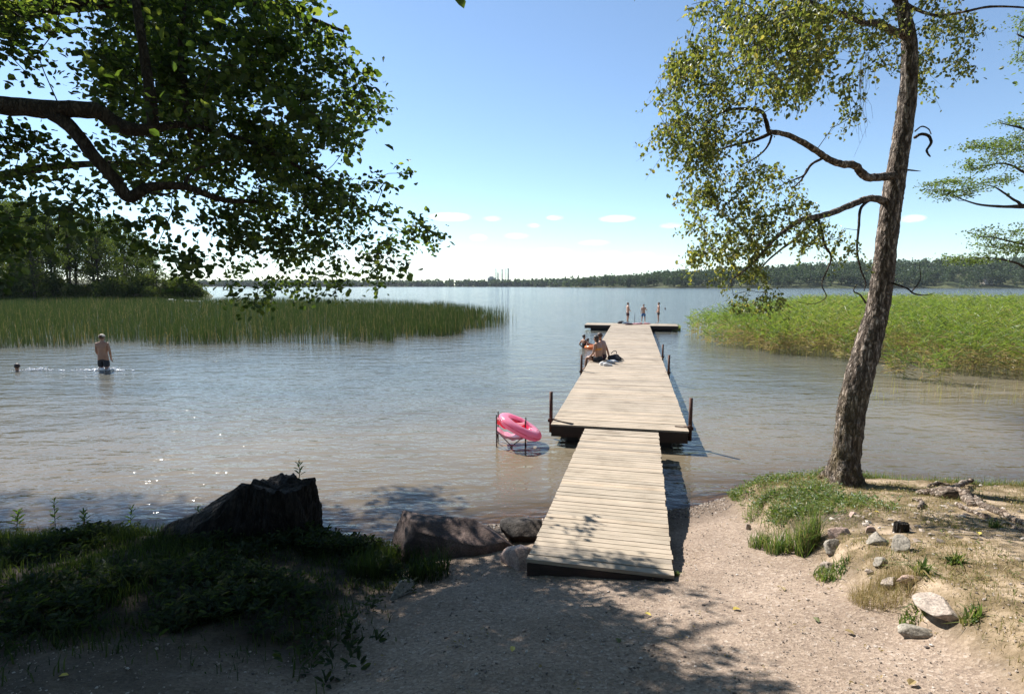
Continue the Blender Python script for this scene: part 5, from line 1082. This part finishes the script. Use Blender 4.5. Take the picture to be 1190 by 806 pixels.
dv = np.array([.02, .42, .03])
for P_, Q_ in ((A0, A1), (B0, B1), (A0+dv, A1+dv*np.array([1, 1, -1])), (B0+dv, B1+dv*np.array([1, 1, -1]))): tube_obj('leg', [(np.array([P_-[0, 0, .5], (P_+Q_)/2, Q_]), np.array([.011]*3))], M_pole, fc, 8)
mA, mB = cl_(578, 501), cl_(610, 506)
for P_, Q_ in ((mA, B0-[0, 0, .25]), (mB, A0-[0, 0, .25]), (mA, A0+dv-[0, 0, .2]), (mB, B0+dv-[0, 0, .2])): tube_obj('brace', [(np.array([P_, (P_+Q_)/2, Q_]), np.array([.009]*3))], M_pole, fc, 6)
def sling(name, P0, P1, sag, hgt, dep, mat, n=18, m=5):
    t = np.linspace(0, 1, n)[:, None]; s = np.linspace(0, 1, m)[None]; C = P0[None, None]*(1-t[..., None])+P1[None, None]*t[..., None]; z = -sag*4*t*(1-t)
    V = C+np.stack([0*t*s, dep*s+0*t, -hgt*s+z+.012*np.sin(t*20)*s], -1); V = V.reshape(-1, 3); V2 = V+np.array([0, .004, -.004]); i = np.arange((n-1)*(m-1)); r, c = i//(m-1), i % (m-1); a = r*m+c; F = np.stack([a, a+1, a+m+1, a+m], 1)
    return mesh_np(name, np.concatenate([V, V2]), [F, F[:, ::-1]+n*m], mat, fc, smooth=True)
sling('back_band', cl_(577.5, 484), cl_(610.5, 490), .06, .045, .01, M_palep); sling('back_cloth', cl_(577.5, 487), cl_(610.5, 493), .07, .12, .12, M_hot)
sling('seat', cl_(577.5, 500), cl_(610.5, 505), .09, .03, .40, M_pink); sling('seat_edge', cl_(577.5, 500), cl_(610.5, 505), .085, .05, -.01, M_palep)

# ------------------------------------------------------------------ things left on the dock
def lump(name, loc, size, mat, seed, label, cat, rz=0, amp=.25, parent=None, cuts=0):
    g_ = np.random.default_rng(seed); V, F = ico(4); V = V.copy(); V[:, 2] = np.maximum(V[:, 2], -.35)
    n_ = fbm(V[:, 0]*2.5+seed, V[:, 1]*2.5+V[:, 2]*2, seed, 4); V = V*(1+amp*n_)[:, None]*np.array(size)/2; V[:, 2] -= V[:, 2].min()
    o = mesh_np(name, V, [F], mat, parent, smooth=True)
    if parent is None: o.location = [float(c) for c in loc]; o.rotation_euler = (0, 0, rz); tag(o, label, cat)
    return o
M_white = mat_simple('white_leather', (.78, .76, .74), (.68, .66, .64), .6, 12, .003); M_redc = mat_simple('red_towel', (.45, .10, .10), (.35, .08, .08), .9, 20, .006); M_greyc = mat_simple('grey_blue_towel', (.20, .26, .32), (.15, .2, .26), .9, 20, .006); M_pkc = mat_simple('pink_towel', (.62, .30, .30), (.5, .24, .24), .9, 20, .006)
q = flat(714, 418.5, .385)
bag = empty('backpack', q, R(15), label='black backpack lying on the dock beside the seated pair', cat='backpack')
lump('body', None, (.46, .34, .30), M_black, 3, None, None, parent=bag, amp=.4); o = lump('front_pocket', None, (.26, .16, .18), M_black, 4, None, None, parent=bag); o.location = (.02, -.15, .01)
tube_obj('strap', [smooth_path([[-.12, .02, .24], [-.05, -.02, .33], [.06, 0, .32], [.1, .03, .22]], [.014]*4, 5)], M_black, bag, 6); tube_obj('strap', [smooth_path([[.16, -.08, .12], [.28, -.12, .04], [.33, -.02, .015], [.24, .06, .02]], [.013]*4, 5)], M_black, bag, 6)
def shoe(loc, rz, label):
    r = empty('sneaker', loc, rz, label=label, cat='shoe', group='white sneakers on the dock'); n = 24; t = np.linspace(0, 1, n)
    wd = .045*(.75+.35*np.sin(t*3.1+.2)); hh = np.interp(t, [0, .15, .35, .6, 1], [.06, .085, .10, .065, .03])
    a = np.linspace(0, 2*np.pi, 16, endpoint=False); V = np.stack([wd[:, None]*np.cos(a)[None], (t*.29)[:, None]+0*a[None], (hh[:, None]*.5)*(1+np.sin(a)[None])+.02], -1).reshape(-1, 3); k = np.arange(16); F = np.concatenate([np.stack([i*16+k, i*16+(k+1) % 16, (i+1)*16+(k+1) % 16, (i+1)*16+k], 1) for i in range(n-1)])
    caps = np.array([list(range(16))[::-1], list(range((n-1)*16, n*16))]); mesh_np('upper', V, [F, caps], M_white, r, smooth=True)
    bm = bmesh.new(); add_box(bm, (0, .145, .012), (.095, .30, .024), bevel=.01); bm_obj('sole', bm, M_white, r)
q = flat(699, 424, .385); shoe((q[0]-.05, q[1], .385), R(-75), 'white sneaker nearer the seated pair'); shoe((q[0]+.03, q[1]-.18, .385), R(-95), 'white sneaker lying nearest along the dock')
q = flat(711, 420.5, .385); lump('towel', (q[0], q[1], .385), (.42, .26, .10), M_white, 9, 'crumpled white cloth in front of the backpack', 'towel', .4, .4)
for px, py, sz, m_, lb_, nm, ct in [(722.5, 376, (.5, .35, .26), M_black, 'dark bag at the left of the heap on the far platform', 'bag', 'bag'), (727, 376.3, (.45, .35, .2), M_greyc, 'grey blue towel heaped between dark bag and youngster', 'towel', 'towel'), (731.5, 377.4, (.6, .3, .16), M_maroon, 'dark towel at the feet of the leftmost youngster', 'towel', 'towel'), (739.5, 377, (.8, .35, .12), M_pkc, 'pink towel spread in front of the child in blue', 'towel', 'towel'), (744.5, 376.6, (.35, .25, .12), M_redc, 'small red cloth just right of the pink towel', 'towel', 'towel'), (752, 376.5, (.55, .3, .10), M_redc, 'red towel between the child in blue and the rightmost youngster', 'towel', 'towel')]:
    q = flat(px, py, .386); lump(nm, (q[0], q[1]+.1, .386), sz, m_, int(px), lb_, ct, .3, .35)
q = flat(737.5, 376, .385); tube_obj('pole', [(np.array([[0, 0, 0], [0, .01, .4], [.01, 0, .8]]), np.array([.016, .015, .014]))], M_pole, None, 8); o = bpy.data.objects['pole']; o.location = [float(v) for v in q]; tag(o, 'thin upright pole between the leftmost youngster and the child in blue', 'pole')

# splashes
g = np.random.default_rng(120)
M_foam = mat_simple('white_water', (.85, .86, .88), (.75, .77, .8), .25, 20)
def splash(px, py, w, d, n, label, hm=.12):
    c = flat(px, py); V0, F0 = ico(1); a = g.normal(size=(n, 2))*np.array([w, d]); s = .008+.03*g.random(n)**2; z = np.abs(g.normal(size=n))*hm*np.exp(-np.abs(a[:, 0])/w)*.6
    V = V0[None]*(s[:, None, None]*np.array([2.2, 1.2, .55]))*(.8+.4*g.random((n, 1, 1)))+np.stack([a[:, 0], a[:, 1], z], 1)[:, None]; F = (F0[None]+np.arange(n)[:, None, None]*len(V0)).reshape(-1, 3)
    o = mesh_np('water_splash', V, [F], M_foam, smooth=True); o.location = (c[0], c[1], .004); tag(o, label, 'splash', kind='stuff')
splash(122, 430, .36, .10, 170, 'white splashing water around the wading man'); splash(42, 430, .35, .10, 130, 'white splash behind the swimmer at the left edge', .07); splash(95, 430, .3, .1, 35, 'foam trailing from the wading man', .04)

# ------------------------------------------------------------------ far away
M_hull = mat_simple('white_hull_paint', (.78, .78, .76), rough=.35); M_dkhull = mat_simple('dark_boat_cover', (.03, .06, .07)); M_wood = mat_simple('boat_wood', (.3, .2, .12))
def boat(px, py, Yv, L, rz, label, cover=False, z=0):
    X0 = (px-595)/650*Yv; r = empty('rowing_boat', (X0, Yv, z), rz, label=label, cat='boat'); n, m = 15, 9; t = np.linspace(0, 1, n); w = L*.19*np.sin(np.clip(t*1.25+.28, 0, np.pi)*1.0)**.8; w[-1] = .02
    a = np.linspace(0, np.pi, m); V = np.stack([-w[:, None]*np.cos(a)[None], (t-.5)[:, None]*L+0*a[None], .48-(.6*(1-.35*t**3))[:, None]*np.sin(a)[None]+(.16*t**3)[:, None]], -1); Vi = V*np.array([.92, .97, .9])+np.array([0, 0, .06])
    i = np.arange((n-1)*(m-1)); rr_, c = i//(m-1), i % (m-1); b_ = rr_*m+c; F = np.stack([b_, b_+1, b_+m+1, b_+m], 1); rim = np.array([[k*m, (k+1)*m, (k+1)*m+n*m, k*m+n*m] for k in range(n-1)]+[[k*m+m-1, k*m+m-1+n*m, (k+1)*m+m-1+n*m, (k+1)*m+m-1] for k in range(n-1)]+[[k, k+n*m, k+1+n*m, k+1] for k in range(m-1)])
    mesh_np('hull', np.concatenate([V.reshape(-1, 3), Vi.reshape(-1, 3)]), [F, F[:, ::-1]+n*m, rim], M_hull, r, smooth=False)
    for y in (-.2, .1):
        bm = bmesh.new(); add_box(bm, (0, y*L, .34), (L*.33, .22, .03)); bm_obj('bench', bm, M_wood, r)
    if cover: o = lump('cover', None, (L*.36, L*.7, .5), M_dkhull, 5, None, None, parent=r, amp=.1); o.location = (0, 0, .42)
boat(200, 346, 97, 3.4, R(25), 'white rowing boat moored under the dark headland trees', True)
boat(227, 348, 94, 3.6, R(70), 'low white rowing boat at the tip of the headland')
boat(241, 335, 560, 7, R(60), 'tiny white boat far out beyond the headland')
M_conc = mat_simple('chimney_concrete', (.30, .29, .30), rough=.9, scale=.05); M_conc2 = mat_simple('pale_chimney_concrete', (.52, .53, .55), rough=.9, scale=.05)
for px, yt, m_, r_, lb_ in [(576.5, 312.5, M_conc2, 2.0, 'thin pale chimney leftmost of the five on the horizon'), (578.8, 317, M_conc, 3.0, 'short dark chimney second from left on the horizon'), (583.6, 313, M_conc, 2.6, 'tall dark chimney in the middle on the horizon'), (588, 312.5, M_conc2, 1.8, 'thin pale chimney second from right on the horizon'), (590.6, 312, M_conc, 3.0, 'tall dark chimney rightmost on the horizon')]:
    Yv = 2300; h = (HOR-yt)/650*Yv; X0 = (px-595)/650*Yv; r = empty('chimney', (X0, Yv, 3), label=lb_, cat='chimney', group='power station chimneys on the horizon')
    bm = bmesh.new(); bmesh.ops.create_cone(bm, cap_ends=True, segments=20, radius1=r_*1.25, radius2=r_*.85, depth=h); bmesh.ops.translate(bm, verts=bm.verts, vec=(0, 0, h/2)); bm_obj('shaft', bm, m_, r)
    bm = bmesh.new(); bmesh.ops.create_cone(bm, cap_ends=True, segments=20, radius1=r_*1.1, radius2=r_*1.1, depth=3); bmesh.ops.translate(bm, verts=bm.verts, vec=(0, 0, h-2)); bm_obj('top_ring', bm, M_conc, r)
Yv = 2250; r = empty('power_station', ((571.3-595)/650*Yv, Yv, 3), label='boxy power station building left of the chimneys', cat='building'); bm = bmesh.new(); add_box(bm, (0, 0, 15.5), (30, 30, 31)); bm_obj('wall', bm, M_conc, r); bm = bmesh.new(); add_box(bm, (0, 0, 34), (17, 22, 6)); add_box(bm, (0, 0, 31.4), (31, 31, .8)); bm_obj('roof', bm, M_conc, r)
Yv = 768; X0 = (1143-595)/650*Yv; z0 = terr1(X0, Yv); print('house', z0)
r = empty('house', (X0, Yv, z0), R(8), label='small pale house with a low grey roof on the far right shore', cat='house'); bm = bmesh.new(); add_box(bm, (0, 0, 2.2), (13, 7, 4.6)); bm_obj('wall', bm, mat_simple('pale_house_wall', (.55, .5, .42)), r)
bm = bmesh.new(); vs = [bm.verts.new(v) for v in [(-7.2, -4.2, 4.45), (7.2, -4.2, 4.45), (7.2, 4.2, 4.45), (-7.2, 4.2, 4.45), (-7.2, 0, 6.9), (7.2, 0, 6.9)]]
for f in [(0, 1, 5, 4), (2, 3, 4, 5), (0, 4, 3), (1, 2, 5), (0, 3, 2, 1)]: bm.faces.new([vs[i] for i in f])
bm_obj('roof', bm, mat_simple('grey_roof', (.20, .19, .19)), r)
for x in (-4.5, -1.5, 1.5, 4.5):
    bm = bmesh.new(); add_box(bm, (x, -3.52, 2.5), (1.3, .08, 1.4)); bm_obj('window', bm, M_dkhull, r)

# ------------------------------------------------------------------ unseen tree added behind the viewpoint to block sky light over the bank
g = np.random.default_rng(130)
tx_, ty_ = 3.8, -3.6; tz_ = terr1(tx_, ty_)
sh = empty('added_shade_tree', (tx_, ty_, tz_), label='unseen leafy tree added behind the viewpoint to darken the bank', cat='tree')
s_tr = smooth_path([[tx_, ty_, tz_-.1], [tx_, ty_, tz_+1], [tx_-.1, ty_, 5], [tx_-.3, ty_+.1, 8], [tx_-.3, ty_, 12]], [.34, .26, .22, .14, .04], 6)
s_l = [smooth_path([[tx_, ty_, 4.6], [1.5, -3.2, 6.0], [-1.5, -2.8, 7], [-5, -2.4, 7.8]], [.14, .1, .07, .03], 6), smooth_path([[tx_, ty_, 5], [5.5, -1.8, 6.2], [7, .5, 7.4]], [.12, .08, .03], 6), smooth_path([[tx_, ty_, 5.6], [3, -1.4, 7], [1, 1, 8]], [.12, .08, .03], 6)]
q = np.stack([-9+19*g.random(12000), -8+12.5*g.random(12000), 3.6+8*g.random(12000)], 1)
px, f = to_px(q); q = q[(q[:, 2] > np.where(q[:, 1] > -1, 5.6+.62*np.maximum(q[:, 1], 0), 3.6)) & ~((f > 0) & (px[:, 1] > -60)) & (np.linalg.norm(q-CAM, axis=1) > 2.4)]
Gs = q-SDn*((q[:, 2]-.8)/SDn[2])[:, None]; q = q[Gs[:, 1] < 1.0][:2000]
ch, tips = grow(s_l+[s_tr], q, g, rt=.004, ex=.36, step=.4)
rebase(tube_obj('trunk', [s_tr], M_alderbark, sh, 14, .04, 1), sh)
for l in s_l: rebase(tube_obj('limb', [l], M_alderbark, sh, 8, .05, 2), sh)
rebase(tube_obj('twigs', ch, M_alderbark, sh, 4), sh)['kind'] = 'stuff'
B = scatter_leaves(q, tips, 26, (.45, .45, .2), .17, g, 1, .1)
rebase(leaf_mesh('crown', B[0], B[1], B[2], B[3], B[3]*.85, M_alder, sh, g=g), sh)['kind'] = 'stuff'
